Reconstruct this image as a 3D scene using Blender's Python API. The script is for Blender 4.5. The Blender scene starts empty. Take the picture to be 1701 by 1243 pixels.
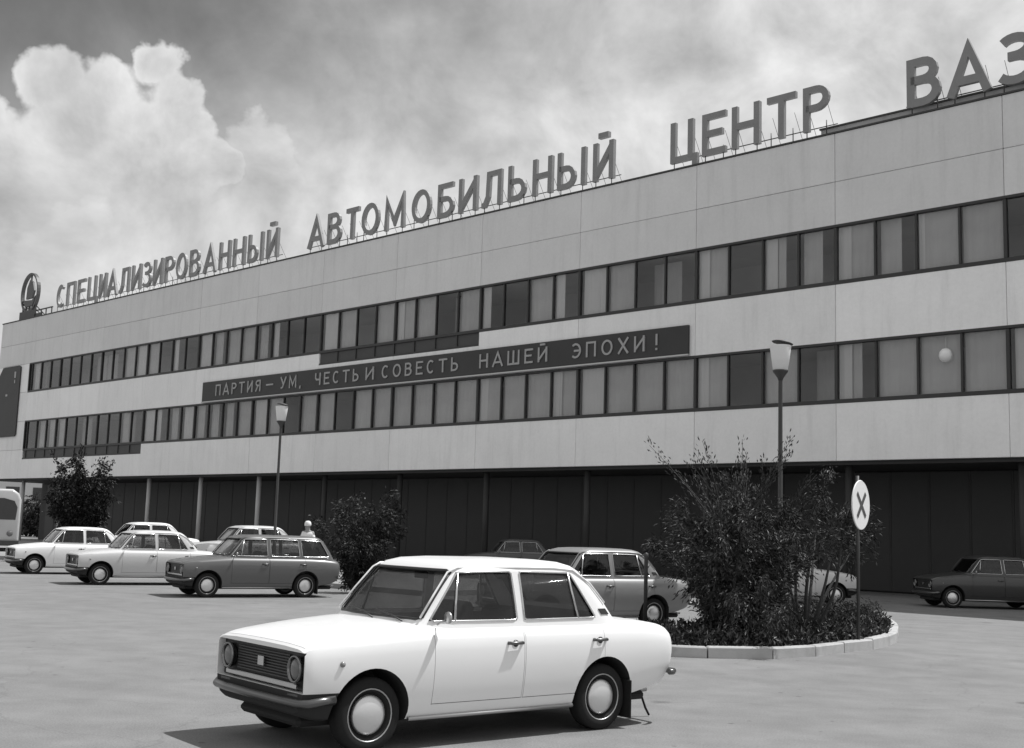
import bpy, bmesh, math, random
from mathutils import Vector, Matrix
random.seed(11)
scene = bpy.context.scene
COL = scene.collection
R = math.radians

# ------------------------------------------------------------------ camera
cam_d = bpy.data.cameras.new("camera")
cam_d.sensor_width = 36.0
cam_d.lens = 42.33
cam_d.clip_start = 0.1
cam_d.clip_end = 4000
cam = bpy.data.objects.new("camera", cam_d)
COL.objects.link(cam)
pitch, roll = R(7.5313), R(1.7712)
F = Vector((0, math.cos(pitch), math.sin(pitch)))
Rt = Vector((1, 0, 0)); Up = Rt.cross(F)
Rt2 = Rt * math.cos(roll) + Up * math.sin(roll)
Up2 = Up * math.cos(roll) - Rt * math.sin(roll)
m = Matrix((Rt2, Up2, -F)).transposed().to_4x4()
m.translation = Vector((0, 0, 1.711))
cam.matrix_world = m
scene.camera = cam

# ------------------------------------------------------------------ sun, sky, exposure
SUN_AZ, SUN_EL = R(71), R(62)            # azimuth clockwise from +Y
sun_dir = Vector((math.sin(SUN_AZ) * math.cos(SUN_EL), math.cos(SUN_AZ) * math.cos(SUN_EL), math.sin(SUN_EL)))
sd = bpy.data.lights.new("sun", 'SUN')
sd.energy = 3.0
sd.angle = R(0.53)
sun = bpy.data.objects.new("sun", sd)
COL.objects.link(sun)
sun.rotation_euler = sun_dir.to_track_quat('Z', 'Y').to_euler()
sun.location = (20, 5, 40)

scene.view_settings.view_transform = 'Standard'
scene.view_settings.look = 'None'
scene.view_settings.gamma = 1.0
scene.view_settings.use_curve_mapping = False
scene.view_settings.exposure = 0.68

world = bpy.data.worlds.new("World")
scene.world = world
world.use_nodes = True
SKY_STRENGTH = 0.1
CLOUD_LEVEL = 5.1
SKY_GAIN = 0.42


class N:
    """tiny helper for shader node graphs"""
    def __init__(self, tree):
        self.t = tree

    def add(self, typ, **kw):
        n = self.t.nodes.new(typ)
        for k, v in kw.items():
            setattr(n, k, v)
        return n

    def link(self, a, b):
        self.t.links.new(a, b)

    def val(self, sock, v):
        if isinstance(v, (int, float)):
            sock.default_value = v
        else:
            self.link(v, sock)

    def math(self, op, a, b=0.0, c=None, clamp=False):
        n = self.add('ShaderNodeMath', operation=op)
        n.use_clamp = clamp
        self.val(n.inputs[0], a)
        self.val(n.inputs[1], b)
        if c is not None:
            self.val(n.inputs[2], c)
        return n.outputs[0]

    def smooth(self, v, a, b, lo=0.0, hi=1.0):
        n = self.add('ShaderNodeMapRange', interpolation_type='SMOOTHSTEP')
        self.val(n.inputs[0], v)
        n.inputs[1].default_value = a
        n.inputs[2].default_value = b
        n.inputs[3].default_value = lo
        n.inputs[4].default_value = hi
        return n.outputs[0]

    def noise(self, vec, scale, detail=4.0, rough=0.55, dist=0.0):
        n = self.add('ShaderNodeTexNoise')
        if vec is not None:
            self.link(vec, n.inputs['Vector'])
        n.inputs['Scale'].default_value = scale
        n.inputs['Detail'].default_value = detail
        n.inputs['Roughness'].default_value = rough
        n.inputs['Distortion'].default_value = dist
        return n.outputs[0]

    def comb(self, x, y, z=0.0):
        n = self.add('ShaderNodeCombineXYZ')
        self.val(n.inputs[0], x); self.val(n.inputs[1], y); self.val(n.inputs[2], z)
        return n.outputs[0]

    def mix(self, f, a, b):
        # float mix a -> b
        return self.math('ADD', self.math('MULTIPLY', a, self.math('SUBTRACT', 1.0, f)), self.math('MULTIPLY', b, f))


def build_world():
    t = world.node_tree
    t.nodes.clear()
    n = N(t)
    out = n.add('ShaderNodeOutputWorld')
    bg = n.add('ShaderNodeBackground')
    bg.inputs['Strength'].default_value = SKY_STRENGTH
    sky = n.add('ShaderNodeTexSky', sky_type='NISHITA')
    sky.sun_disc = False
    sky.sun_elevation = SUN_EL
    sky.sun_rotation = SUN_AZ
    sky.air_density = 1.0
    sky.dust_density = 1.0
    sep = n.add('ShaderNodeSeparateColor')
    n.link(sky.outputs[0], sep.inputs[0])
    # black and white film behind a yellow filter: mostly the red and green of the sky
    bw = n.math('ADD', n.math('MULTIPLY', sep.outputs[0], 0.65), n.math('MULTIPLY', sep.outputs[1], 0.35))
    clear = n.math('MULTIPLY', bw, SKY_GAIN)
    tc = n.add('ShaderNodeTexCoord')
    s3 = n.add('ShaderNodeSeparateXYZ')
    n.link(tc.outputs['Generated'], s3.inputs[0])
    az = n.math('MULTIPLY', n.math('ARCTAN2', s3.outputs[0], s3.outputs[1]), 57.2958)
    el = n.math('MULTIPLY', n.math('ARCSINE', s3.outputs[2]), 57.2958)
    dirv = tc.outputs['Generated']
    # domain warp for billowing outlines
    w1 = n.math('SUBTRACT', n.noise(dirv, 16.0, 5.0, 0.55), 0.5)
    off = n.add('ShaderNodeVectorMath', operation='ADD')
    n.link(dirv, off.inputs[0]); off.inputs[1].default_value = (3.1, 7.7, 1.9)
    w2 = n.math('SUBTRACT', n.noise(off.outputs[0], 16.0, 5.0, 0.55), 0.5)
    azw = n.math('ADD', az, n.math('MULTIPLY', w1, 4.0))
    elw = n.math('ADD', el, n.math('MULTIPLY', w2, 4.0))
    vec = n.comb(azw, elw)

    def blobs(lst, soft):
        acc = None
        for (a, e, r) in lst:
            d = n.add('ShaderNodeVectorMath', operation='DISTANCE')
            n.link(vec, d.inputs[0]); d.inputs[1].default_value = (a, e, 0)
            v = n.math('SUBTRACT', 1.0, n.math('DIVIDE', d.outputs['Value'], r))
            acc = v if acc is None else n.math('SMOOTH_MAX', acc, v, 0.25)
        return acc
    big = [(-22.3, 19.2, 1.7), (-17.4, 20.4, 1.5), (-19.7, 18.7, 1.8), (-16.0, 18.4, 1.9), (-20.6, 17.0, 2.8),
           (-17.4, 16.0, 3.2), (-25.0, 16.4, 2.0), (-22.8, 14.4, 3.2), (-14.9, 16.4, 1.8), (-28.5, 17.5, 3.2), (-33, 15, 5), (-20.4, 13.4, 3.6), (-16.8, 13.2, 3.2), (-24.2, 12.2, 3.6)]
    crisp_f = blobs(big, 0)
    crisp = n.math('MULTIPLY', n.smooth(crisp_f, -0.03, 0.26), n.smooth(el, 12.0, 17.0, 0.45, 1.0))
    soft_f = blobs([(-12.4, 17.5, 2.2), (-12.0, 14.8, 2.8), (-8.0, 12.5, 3.6), (-20, 11, 4.5), (-14, 11.5, 4)], 0)
    soft = n.smooth(soft_f, -0.05, 0.4, 0.0, 0.85)
    # thin high veil: thickens towards the horizon and towards the right
    nv = n.math('SUBTRACT', n.noise(dirv, 5.5, 6.0, 0.6, 0.4), 0.5)
    azr = n.math('DIVIDE', n.math('ADD', az, 5.0), 57.2958)
    azt = n.math('MAXIMUM', n.math('MULTIPLY', n.math('SINE', azr), 2.3), -0.75)
    azt = n.math('ADD', azt, n.smooth(n.math('COSINE', azr), 0.9, 0.6, 0.0, 0.75))  # unseen sky to the sides made cloudier to brighten the facade
    elt = n.math('MAXIMUM', n.math('DIVIDE', n.math('SUBTRACT', 15.5, el), 9.0), -0.8)
    elt = n.math('ADD', elt, n.smooth(el, 26.0, 45.0, 0.0, 0.7))  # unseen sky overhead also made cloudier for more fill
    veil = n.math('ADD', n.math('ADD', elt, azt), n.math('MULTIPLY', nv, 1.15))
    veil = n.smooth(veil, -1.65, 0.25, 0.08, 0.97)
    mask = n.math('MAXIMUM', crisp, n.math('MAXIMUM', soft, veil))
    # light and dark inside the clouds (lit from the upper right)
    off2 = n.add('ShaderNodeVectorMath', operation='ADD')
    n.link(dirv, off2.inputs[0]); off2.inputs[1].default_value = (0.022, 0.0, 0.022)
    na = n.noise(dirv, 9.0, 6.0, 0.58, 0.3)
    nb = n.noise(off2.outputs[0], 9.0, 6.0, 0.58, 0.3)
    relief = n.math('MULTIPLY', n.math('SUBTRACT', na, nb), 1.15)
    rim = n.smooth(crisp_f, 0.05, 0.75, 0.05, -0.08)
    rimc = n.math('MULTIPLY', rim, crisp)
    base = n.math('ADD', 0.86, n.math('ADD', relief, rimc))
    lum = n.math('MULTIPLY', base, CLOUD_LEVEL)
    fin = n.mix(mask, clear, lum)
    comb = n.add('ShaderNodeCombineColor')
    for k in range(3):
        n.link(fin, comb.inputs[k])
    n.link(comb.outputs[0], bg.inputs['Color'])
    n.link(bg.outputs[0], out.inputs[0])


build_world()

# ------------------------------------------------------------------ materials
MATS = {}


def mat(name, v, rough=0.7, metal=0.0, noise=None, bump=None, spec=0.5, coat=0.0, stains=None):
    """neutral grey procedural material; noise=(scale, amount), bump=(scale, strength), stains=(scale, amount)"""
    if name in MATS:
        return MATS[name]
    mt = bpy.data.materials.new(name)
    mt.use_nodes = True
    n = N(mt.node_tree)
    b = mt.node_tree.nodes['Principled BSDF']
    b.inputs['Base Color'].default_value = (v, v, v, 1)
    b.inputs['Roughness'].default_value = rough
    b.inputs['Metallic'].default_value = metal
    b.inputs['Specular IOR Level'].default_value = spec
    b.inputs['Coat Weight'].default_value = coat
    b.inputs['Coat Roughness'].default_value = 0.06
    tc = n.add('ShaderNodeTexCoord')
    obj = tc.outputs['Object']
    if noise or stains:
        cur = v
        if noise:
            nz = n.noise(obj, noise[0], 6.0, 0.6)
            cur = n.math('MULTIPLY', n.math('ADD', 1.0, n.math('MULTIPLY', n.math('SUBTRACT', nz, 0.5), noise[1] * 2)), v)
        if stains:
            st = n.smooth(n.noise(obj, stains[0], 5.0, 0.65, 0.6), 0.5, 0.75, 1.0, 1.0 - stains[1])
            cur = n.math('MULTIPLY', cur, st)
        cc = n.add('ShaderNodeCombineColor')
        for k in range(3):
            n.val(cc.inputs[k], cur)
        n.link(cc.outputs[0], b.inputs['Base Color'])
    if bump:
        bp = n.add('ShaderNodeBump')
        bp.inputs['Strength'].default_value = bump[1]
        bp.inputs['Distance'].default_value = 0.02
        n.link(n.noise(obj, bump[0], 5.0, 0.6), bp.inputs['Height'])
        n.link(bp.outputs[0], b.inputs['Normal'])
    MATS[name] = mt
    return mt


def glass_mat(name, tint, gloss_v=0.9, rough=0.02, ior=1.5):
    mt = bpy.data.materials.new(name)
    mt.use_nodes = True
    t = mt.node_tree
    t.nodes.clear()
    n = N(t)
    out = n.add('ShaderNodeOutputMaterial')
    tr = n.add('ShaderNodeBsdfTransparent'); tr.inputs[0].default_value = (tint, tint, tint, 1)
    gl = n.add('ShaderNodeBsdfGlossy'); gl.inputs['Color'].default_value = (gloss_v, gloss_v, gloss_v, 1)
    gl.inputs['Roughness'].default_value = rough
    geo = n.add('ShaderNodeNewGeometry')
    dt = n.add('ShaderNodeVectorMath', operation='DOT_PRODUCT')
    n.link(geo.outputs['Normal'], dt.inputs[0]); n.link(geo.outputs['Incoming'], dt.inputs[1])
    fac_ = n.math('SUBTRACT', 1.0, n.math('ABSOLUTE', dt.outputs['Value']), clamp=True)
    fres = n.math('ADD', 0.042, n.math('MULTIPLY', n.math('POWER', fac_, 5.0), 0.958))
    mx = n.add('ShaderNodeMixShader')
    n.link(fres, mx.inputs[0]); n.link(tr.outputs[0], mx.inputs[1]); n.link(gl.outputs[0], mx.inputs[2])
    n.link(mx.outputs[0], out.inputs[0])
    MATS[name] = mt
    return mt


def asphalt_mat():
    mt = bpy.data.materials.new("asphalt")
    mt.use_nodes = True
    n = N(mt.node_tree)
    b = mt.node_tree.nodes['Principled BSDF']
    b.inputs['Roughness'].default_value = 0.92
    b.inputs['Specular IOR Level'].default_value = 0.25
    tc = n.add('ShaderNodeTexCoord')
    p = tc.outputs['Object']
    big = n.noise(p, 0.16, 5.0, 0.6, 0.5)
    mid = n.noise(p, 1.6, 6.0, 0.62)
    fine = n.noise(p, 55.0, 3.0, 0.7)
    v = n.math('ADD', n.math('MULTIPLY', n.math('SUBTRACT', big, 0.5), 0.5), n.math('MULTIPLY', n.math('SUBTRACT', mid, 0.5), 0.62))
    v = n.math('ADD', v, n.math('MULTIPLY', n.math('SUBTRACT', fine, 0.5), 1.1))
    v = n.math('MULTIPLY', n.math('ADD', 1.0, v), 0.195)
    # oil drips and tyre-worn spots
    oil = n.smooth(n.noise(p, 0.9, 3.0, 0.5, 0.8), 0.66, 0.8, 1.0, 0.72)
    v = n.math('MULTIPLY', v, oil)
    spots = n.add('ShaderNodeTexVoronoi'); n.link(p, spots.inputs['Vector']); spots.inputs['Scale'].default_value = 0.45
    sp = n.smooth(n.math('ADD', spots.outputs[0], n.math('MULTIPLY', mid, 0.1)), 0.085, 0.13, 0.62, 1.0)
    v = n.math('MULTIPLY', v, sp)
    # grit and small dark marks
    gv = n.add('ShaderNodeTexVoronoi'); n.link(p, gv.inputs['Vector']); gv.inputs['Scale'].default_value = 2.3; gv.inputs['Randomness'].default_value = 1.0
    v = n.math('MULTIPLY', v, n.smooth(n.math('ADD', gv.outputs[0], n.math('MULTIPLY', mid, 0.25)), 0.15, 0.21, 0.6, 1.0))
    # faint curved tyre tracks
    tw = n.add('ShaderNodeTexWave', wave_type='RINGS', rings_direction='Z'); tv = n.add('ShaderNodeVectorMath', operation='ADD')
    n.link(p, tv.inputs[0]); tv.inputs[1].default_value = (14.0, 6.0, 0.0)
    n.link(tv.outputs[0], tw.inputs['Vector']); tw.inputs['Scale'].default_value = 0.11; tw.inputs['Distortion'].default_value = 2.2; tw.inputs['Detail'].default_value = 2.0; tw.inputs['Detail Scale'].default_value = 0.5
    v = n.math('MULTIPLY', v, n.smooth(tw.outputs['Fac'], 0.88, 0.99, 1.0, 0.95))
    # hairline cracks
    ve = n.add('ShaderNodeTexVoronoi', feature='DISTANCE_TO_EDGE')
    wv = n.add('ShaderNodeVectorMath', operation='ADD')
    nn = n.add('ShaderNodeTexNoise'); n.link(p, nn.inputs['Vector']); nn.inputs['Scale'].default_value = 1.1; nn.inputs['Detail'].default_value = 5
    n.link(p, wv.inputs[0]); n.link(nn.outputs['Color'], wv.inputs[1])
    n.link(wv.outputs[0], ve.inputs['Vector']); ve.inputs['Scale'].default_value = 0.13
    cr = n.smooth(ve.outputs[0], 0.0, 0.003, 0.88, 1.0)
    v = n.math('MULTIPLY', v, cr)
    cc = n.add('ShaderNodeCombineColor')
    for k in range(3):
        n.link(v, cc.inputs[k])
    n.link(cc.outputs[0], b.inputs['Base Color'])
    bp = n.add('ShaderNodeBump'); bp.inputs['Strength'].default_value = 0.5; bp.inputs['Distance'].default_value = 0.012
    n.link(n.math('ADD', fine, n.math('MULTIPLY', mid, 0.6)), bp.inputs['Height'])
    n.link(bp.outputs[0], b.inputs['Normal'])
    MATS['asphalt'] = mt
    return mt


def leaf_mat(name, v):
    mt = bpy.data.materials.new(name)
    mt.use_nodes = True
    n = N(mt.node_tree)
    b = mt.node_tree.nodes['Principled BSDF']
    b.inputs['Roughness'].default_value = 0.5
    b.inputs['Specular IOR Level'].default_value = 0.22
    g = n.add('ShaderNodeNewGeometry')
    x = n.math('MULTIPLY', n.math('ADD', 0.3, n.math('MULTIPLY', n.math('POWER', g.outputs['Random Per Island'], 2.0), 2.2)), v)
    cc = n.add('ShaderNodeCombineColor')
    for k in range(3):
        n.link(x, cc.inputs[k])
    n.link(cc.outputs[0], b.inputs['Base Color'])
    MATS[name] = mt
    return mt


asphalt_mat()


def panel_mat(name, v):
    # painted concrete panels: each a slightly different tone, with rain streaks and faint blotches
    mt = bpy.data.materials.new(name)
    mt.use_nodes = True
    n = N(mt.node_tree)
    b = mt.node_tree.nodes['Principled BSDF']
    b.inputs['Roughness'].default_value = 0.85
    b.inputs['Specular IOR Level'].default_value = 0.3
    geo = n.add('ShaderNodeNewGeometry')
    oi = n.add('ShaderNodeObjectInfo')
    sc = n.add('ShaderNodeVectorMath', operation='MULTIPLY')
    n.link(geo.outputs['Position'], sc.inputs[0]); sc.inputs[1].default_value = (1, 1, .09)
    streak = n.smooth(n.noise(sc.outputs[0], 2.6, 5.0, 0.65), 0.45, 0.8, 1.0, 0.89)
    blot = n.noise(geo.outputs['Position'], 0.55, 5.0, 0.6)
    fine = n.noise(geo.outputs['Position'], 9.0, 4.0, 0.6)
    tone = n.math('ADD', 0.93, n.math('MULTIPLY', oi.outputs['Random'], 0.10))
    x = n.math('MULTIPLY', n.math('MULTIPLY', tone, streak), n.math('ADD', 1.0, n.math('ADD', n.math('MULTIPLY', n.math('SUBTRACT', blot, .5), .18), n.math('MULTIPLY', n.math('SUBTRACT', fine, .5), .14))))
    x = n.math('MULTIPLY', x, v)
    cc = n.add('ShaderNodeCombineColor')
    for k in range(3):
        n.link(x, cc.inputs[k])
    n.link(cc.outputs[0], b.inputs['Base Color'])
    bp = n.add('ShaderNodeBump'); bp.inputs['Strength'].default_value = 0.2; bp.inputs['Distance'].default_value = 0.02
    n.link(n.noise(geo.outputs['Position'], 30.0, 3.0), bp.inputs['Height'])
    n.link(bp.outputs[0], b.inputs['Normal'])
    MATS[name] = mt


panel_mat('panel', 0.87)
panel_mat('panel_top', 0.70)  # weaker bounce light on the top band put into its colour
mat('joint', 0.40, 0.9)
mat('dark_metal', 0.045, 0.55, noise=(3, 0.2))
mat('frame', 0.03, 0.5, noise=(2, 0.2))
mat('sign_paint', 0.22, 0.5, noise=(2, 0.2))
mat('curtain', 0.66, 0.9, noise=(1.5, 0.08))
mat('curtain_grey', 0.5, 0.9, noise=(0.9, 0.25))
mat('interior', 0.42, 0.9, noise=(0.6, 0.3))
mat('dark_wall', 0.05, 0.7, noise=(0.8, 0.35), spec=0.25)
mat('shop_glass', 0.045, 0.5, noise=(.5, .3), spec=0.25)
mat('dark_panel', 0.05, 0.55, noise=(1.5, 0.25))
mat('board', 0.032, 0.55, noise=(1.2, 0.3))
mat('white_paint', 0.78, 0.5)
mat('column', 0.5, 0.8, noise=(3, 0.1))
mat('concrete', 0.42, 0.9, noise=(4, 0.16), bump=(40, 0.3), stains=(1.4, 0.25))
mat('soil', 0.06, 0.95, noise=(5, 0.5), bump=(20, 0.8))
mat('bark', 0.06, 0.9, noise=(12, 0.3), bump=(30, 0.6))
mat('tyre', 0.022, 0.9, noise=(30, 0.2), spec=0.15)
mat('underside_and_shade', 0.025, 0.9)
mat('chrome', 0.62, 0.22, metal=1.0)
mat('dull_chrome', 0.45, 0.4, metal=1.0)
mat('wheel_rim', 0.03, 0.8, spec=0.1)
mat('bumper_metal', 0.15, 0.32, metal=0.9)
mat('hubcap_metal', 0.7, 0.35, metal=0.85)
mat('lamp_ring_metal', 0.22, 0.2, metal=1.0)
mat('grille_bar_metal', 0.05, 0.4, metal=0.3)
mat('black_plastic', 0.02, 0.45)
mat('grille_black', 0.025, 0.5)
mat('seat_fabric', 0.10, 0.85, noise=(12, 0.2))
mat('lamp_white', 0.8, 0.35)


def opal_mat():
    # opal glass of the lamp shades lets the sun glow through
    mt = bpy.data.materials.new('opal_glass')
    mt.use_nodes = True
    t = mt.node_tree; t.nodes.clear()
    n = N(t)
    out = n.add('ShaderNodeOutputMaterial')
    d = n.add('ShaderNodeBsdfDiffuse'); d.inputs[0].default_value = (.85, .85, .85, 1)
    tl = n.add('ShaderNodeBsdfTranslucent'); tl.inputs[0].default_value = (.9, .9, .9, 1)
    mx = n.add('ShaderNodeMixShader'); mx.inputs[0].default_value = .45
    n.link(d.outputs[0], mx.inputs[1]); n.link(tl.outputs[0], mx.inputs[2]); n.link(mx.outputs[0], out.inputs[0])
    MATS['opal_glass'] = mt


opal_mat()
mat('skin', 0.26, 0.6)
mat('cloth_white', 0.75, 0.9, noise=(8, 0.08))
mat('cloth_dark', 0.08, 0.9, noise=(8, 0.15))
mat('lens', 0.14, 0.08)
mat('amber', 0.22, 0.25)
mat('paint_white', 0.80, 0.34, noise=(1.3, 0.03), coat=0.35)
mat('paint_pale', 0.55, 0.36, noise=(1.3, 0.04), coat=0.35)
mat('bus_paint', 0.5, 0.4, noise=(1.3, 0.06), coat=0.2)
mat('paint_grey', 0.24, 0.34, noise=(1.3, 0.05), coat=0.45)
mat('paint_mid', 0.105, 0.34, noise=(1.3, 0.05), coat=0.45)
mat('paint_dark', 0.04, 0.34, noise=(1.3, 0.05), coat=0.5)
glass_mat('car_glass', 0.6)
glass_mat('window_glass', 0.88, rough=0.04)
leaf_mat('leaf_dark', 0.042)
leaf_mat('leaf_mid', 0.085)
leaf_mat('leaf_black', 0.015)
M = MATS


# ------------------------------------------------------------------ object helpers
def link(o, parent=None):
    COL.objects.link(o)
    if parent is not None:
        o.parent = parent
    return o


def tag(o, label=None, cat=None, group=None, kind=None):
    if label: o['label'] = label
    if cat: o['category'] = cat
    if group: o['group'] = group
    if kind: o['kind'] = kind
    return o


def empty(name, loc=(0, 0, 0), rz=0.0):
    o = bpy.data.objects.new(name, None)
    o.empty_display_size = 0.3
    o.location = loc
    o.rotation_euler = (0, 0, rz)
    return link(o)


def obj(name, me, material=None, parent=None, loc=None):
    o = bpy.data.objects.new(name, me)
    if material is not None and len(me.materials) == 0:
        me.materials.append(material)
    if loc is not None:
        o.location = loc
    return link(o, parent)


class MB:
    """mesh collector"""
    def __init__(self):
        self.v, self.f, self.mi, self.sm = [], [], [], []

    def face(self, idx, mi=0, smooth=False):
        self.f.append(idx); self.mi.append(mi); self.sm.append(smooth)

    def box(self, x0, x1, y0, y1, z0, z1, mi=0, mtx=None):
        b = len(self.v)
        pts = [Vector((x, y, z)) for z in (z0, z1) for y in (y0, y1) for x in (x0, x1)]
        if mtx is not None:
            pts = [mtx @ q for q in pts]
        self.v += [tuple(q) for q in pts]
        for q in ((0, 2, 3, 1), (4, 5, 7, 6), (0, 1, 5, 4), (2, 6, 7, 3), (0, 4, 6, 2), (1, 3, 7, 5)):
            self.face(tuple(b + i for i in q), mi)
        return self

    def bevbox(self, x0, x1, y0, y1, z0, z1, c, mi=0):
        """box with chamfered edges"""
        b = len(self.v)
        pts = []
        for z, i in ((z0, c), (z0 + c, 0), (z1 - c, 0), (z1, c)):
            for (x, y) in ((x0 + c + i * 0, y0 + i), (x1 - c, y0 + i), (x1 - i, y0 + c), (x1 - i, y1 - c),
                           (x1 - c, y1 - i), (x0 + c, y1 - i), (x0 + i, y1 - c), (x0 + i, y0 + c)):
                pts.append((x, y, z))
        self.v += pts
        for r in range(3):
            for k in range(8):
                k2 = (k + 1) % 8
                self.face((b + r * 8 + k, b + r * 8 + k2, b + (r + 1) * 8 + k2, b + (r + 1) * 8 + k), mi)
        self.face(tuple(b + k for k in reversed(range(8))), mi)
        self.face(tuple(b + 24 + k for k in range(8)), mi)
        return self

    def tube(self, pts, r, n=8, mi=0, caps=True, closed=False, smooth=True):
        """sweep a circle along points; r a number or list"""
        pts = [Vector(p) for p in pts]
        k = len(pts)
        rr = r if isinstance(r, (list, tuple)) else [r] * k
        b = len(self.v)
        prev_u = None
        for i, p in enumerate(pts):
            a = pts[(i - 1) % k] if (closed or i > 0) else p
            c = pts[(i + 1) % k] if (closed or i < k - 1) else p
            t = (c - a)
            t = t.normalized() if t.length > 1e-9 else Vector((0, 0, 1))
            if prev_u is None:
                ref = Vector((0, 0, 1)) if abs(t.z) < 0.9 else Vector((1, 0, 0))
                u = t.cross(ref).normalized()
            else:
                u = (prev_u - t * prev_u.dot(t))
                u = u.normalized() if u.length > 1e-6 else t.orthogonal().normalized()
            prev_u = u
            w = t.cross(u)
            for j in range(n):
                an = 2 * math.pi * j / n
                q = p + (u * math.cos(an) + w * math.sin(an)) * rr[i]
                self.v.append(tuple(q))
        segs = k if closed else k - 1
        for i in range(segs):
            i2 = (i + 1) % k
            for j in range(n):
                j2 = (j + 1) % n
                self.face((b + i * n + j, b + i * n + j2, b + i2 * n + j2, b + i2 * n + j), mi, smooth)
        if caps and not closed:
            self.face(tuple(b + j for j in reversed(range(n))), mi)
            self.face(tuple(b + (k - 1) * n + j for j in range(n)), mi)
        return self

    def lathe(self, prof, n=24, axis='Z', mi=0, centre=(0, 0, 0), smooth=True, caps=True):
        """prof: list of (radius, height)"""
        b = len(self.v)
        cx, cy, cz = centre
        k = len(prof)
        for (r, h) in prof:
            for j in range(n):
                an = 2 * math.pi * j / n
                c, s = math.cos(an) * r, math.sin(an) * r
                if axis == 'Z':
                    self.v.append((cx + c, cy + s, cz + h))
                elif axis == 'Y':
                    self.v.append((cx + s, cy + h, cz + c))
                else:
                    self.v.append((cx + h, cy + c, cz + s))
        for i in range(k - 1):
            for j in range(n):
                j2 = (j + 1) % n
                self.face((b + i * n + j, b + i * n + j2, b + (i + 1) * n + j2, b + (i + 1) * n + j), mi, smooth)
        if caps and prof[0][0] > 1e-6:
            self.face(tuple(b + j for j in reversed(range(n))), mi)
        if caps and prof[-1][0] > 1e-6:
            self.face(tuple(b + (k - 1) * n + j for j in range(n)), mi)
        return self

    def prism(self, poly, a, b_, axis='Y', mi=0):
        """extrude a 2D polygon; axis Y: poly in (x,z), X: (y,z), Z: (x,y)"""
        b = len(self.v)
        k = len(poly)
        for h in (a, b_):
            for (p, q) in poly:
                self.v.append((p, h, q) if axis == 'Y' else ((h, p, q) if axis == 'X' else (p, q, h)))
        self.face(tuple(b + i for i in range(k)), mi)
        self.face(tuple(b + k + i for i in reversed(range(k))), mi)
        for i in range(k):
            i2 = (i + 1) % k
            self.face((b + i2, b + i, b + k + i, b + k + i2), mi)
        return self

    def mesh(self, name, mats=None, fix=True, sharp=None):
        me = bpy.data.meshes.new(name)
        me.from_pydata(self.v, [], self.f)
        me.polygons.foreach_set('material_index', self.mi)
        me.polygons.foreach_set('use_smooth', self.sm)
        if fix:
            bm = bmesh.new(); bm.from_mesh(me)
            bmesh.ops.recalc_face_normals(bm, faces=bm.faces)
            bm.to_mesh(me); bm.free()
        if sharp is not None:
            me.polygons.foreach_set('use_smooth', [True] * len(me.polygons))
            me.set_sharp_from_angle(angle=R(sharp))
        for mm in (mats or []):
            me.materials.append(mm)
        me.update()
        return me

    def build(self, name, mats, parent=None, loc=None, fix=True, sharp=None):
        if not isinstance(mats, (list, tuple)):
            mats = [mats]
        return obj(name, self.mesh(name, mats, fix, sharp), None, parent, loc)


def evaluated(me, mods):
    """apply a list of (type, settings) modifiers to a mesh and return a new mesh"""
    o = bpy.data.objects.new("scratch", me)
    COL.objects.link(o)
    for typ, kw in mods:
        md = o.modifiers.new(typ.lower(), typ)
        for k, v in kw.items():
            setattr(md, k, v)
    dg = bpy.context.evaluated_depsgraph_get()
    dg.update()
    res = bpy.data.meshes.new_from_object(o.evaluated_get(dg), depsgraph=dg)
    bpy.data.objects.remove(o)
    return res


def boolean(me, cutter, op='DIFFERENCE'):
    c = bpy.data.objects.new("scratch_cutter", cutter)
    COL.objects.link(c)
    res = evaluated(me, [('BOOLEAN', dict(operation=op, solver='EXACT', object=c))])
    bpy.data.objects.remove(c)
    return res


def copy_tree(o, parent=None):
    c = o.copy()
    COL.objects.link(c)
    if parent is not None:
        c.parent = parent
    for ch in list(o.children):
        copy_tree(ch, c)
    return c


def rename_base(o, name):
    o.name = name
    return o


# ------------------------------------------------------------------ ground
g = MB()
g.v += [(-700, -120, 0), (700, -120, 0), (700, 1300, 0), (-700, 1300, 0)]
g.face((0, 1, 2, 3))
gr = g.build('ground', M['asphalt'])
tag(gr, 'grey asphalt forecourt with stains and worn patches', kind='structure')

# raised pavement strip along the left half of the building (building frame: x right, y into the facade)
FAC_RZ = math.atan2(-0.6985, 0.7156)
FAC_O = Vector((0.6985, 0.7156, 0)) * 37.3


def fac(x, y, z=0.0):
    """building frame to world"""
    c, s = math.cos(FAC_RZ), math.sin(FAC_RZ)
    return Vector((FAC_O.x + x * c - y * s, FAC_O.y + x * s + y * c, z))


pv = MB()
a, b, c, d = fac(-130, -15.8), fac(-24, -15.8), fac(-24, 6.0), fac(-130, 6.0)
poly = [(q.x, q.y) for q in (a, b, c, d)]
pv.prism(poly, -0.05, 0.14, 'Z')
mat('paving', 0.27, 0.9, noise=(1.5, 0.2), bump=(40, 0.3), stains=(0.8, 0.2))
po = pv.build('pavement', M['paving'])
tag(po, 'raised paved strip in front of the building', kind='structure')

# ------------------------------------------------------------------ main building
bld = empty('office_building', FAC_O, FAC_RZ)
tag(bld, 'long white panelled two storey building over a dark ground floor with two bands of windows', 'building')
BAY = 5.93
PW = BAY / 4


def sx(s):
    return -s


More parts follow.
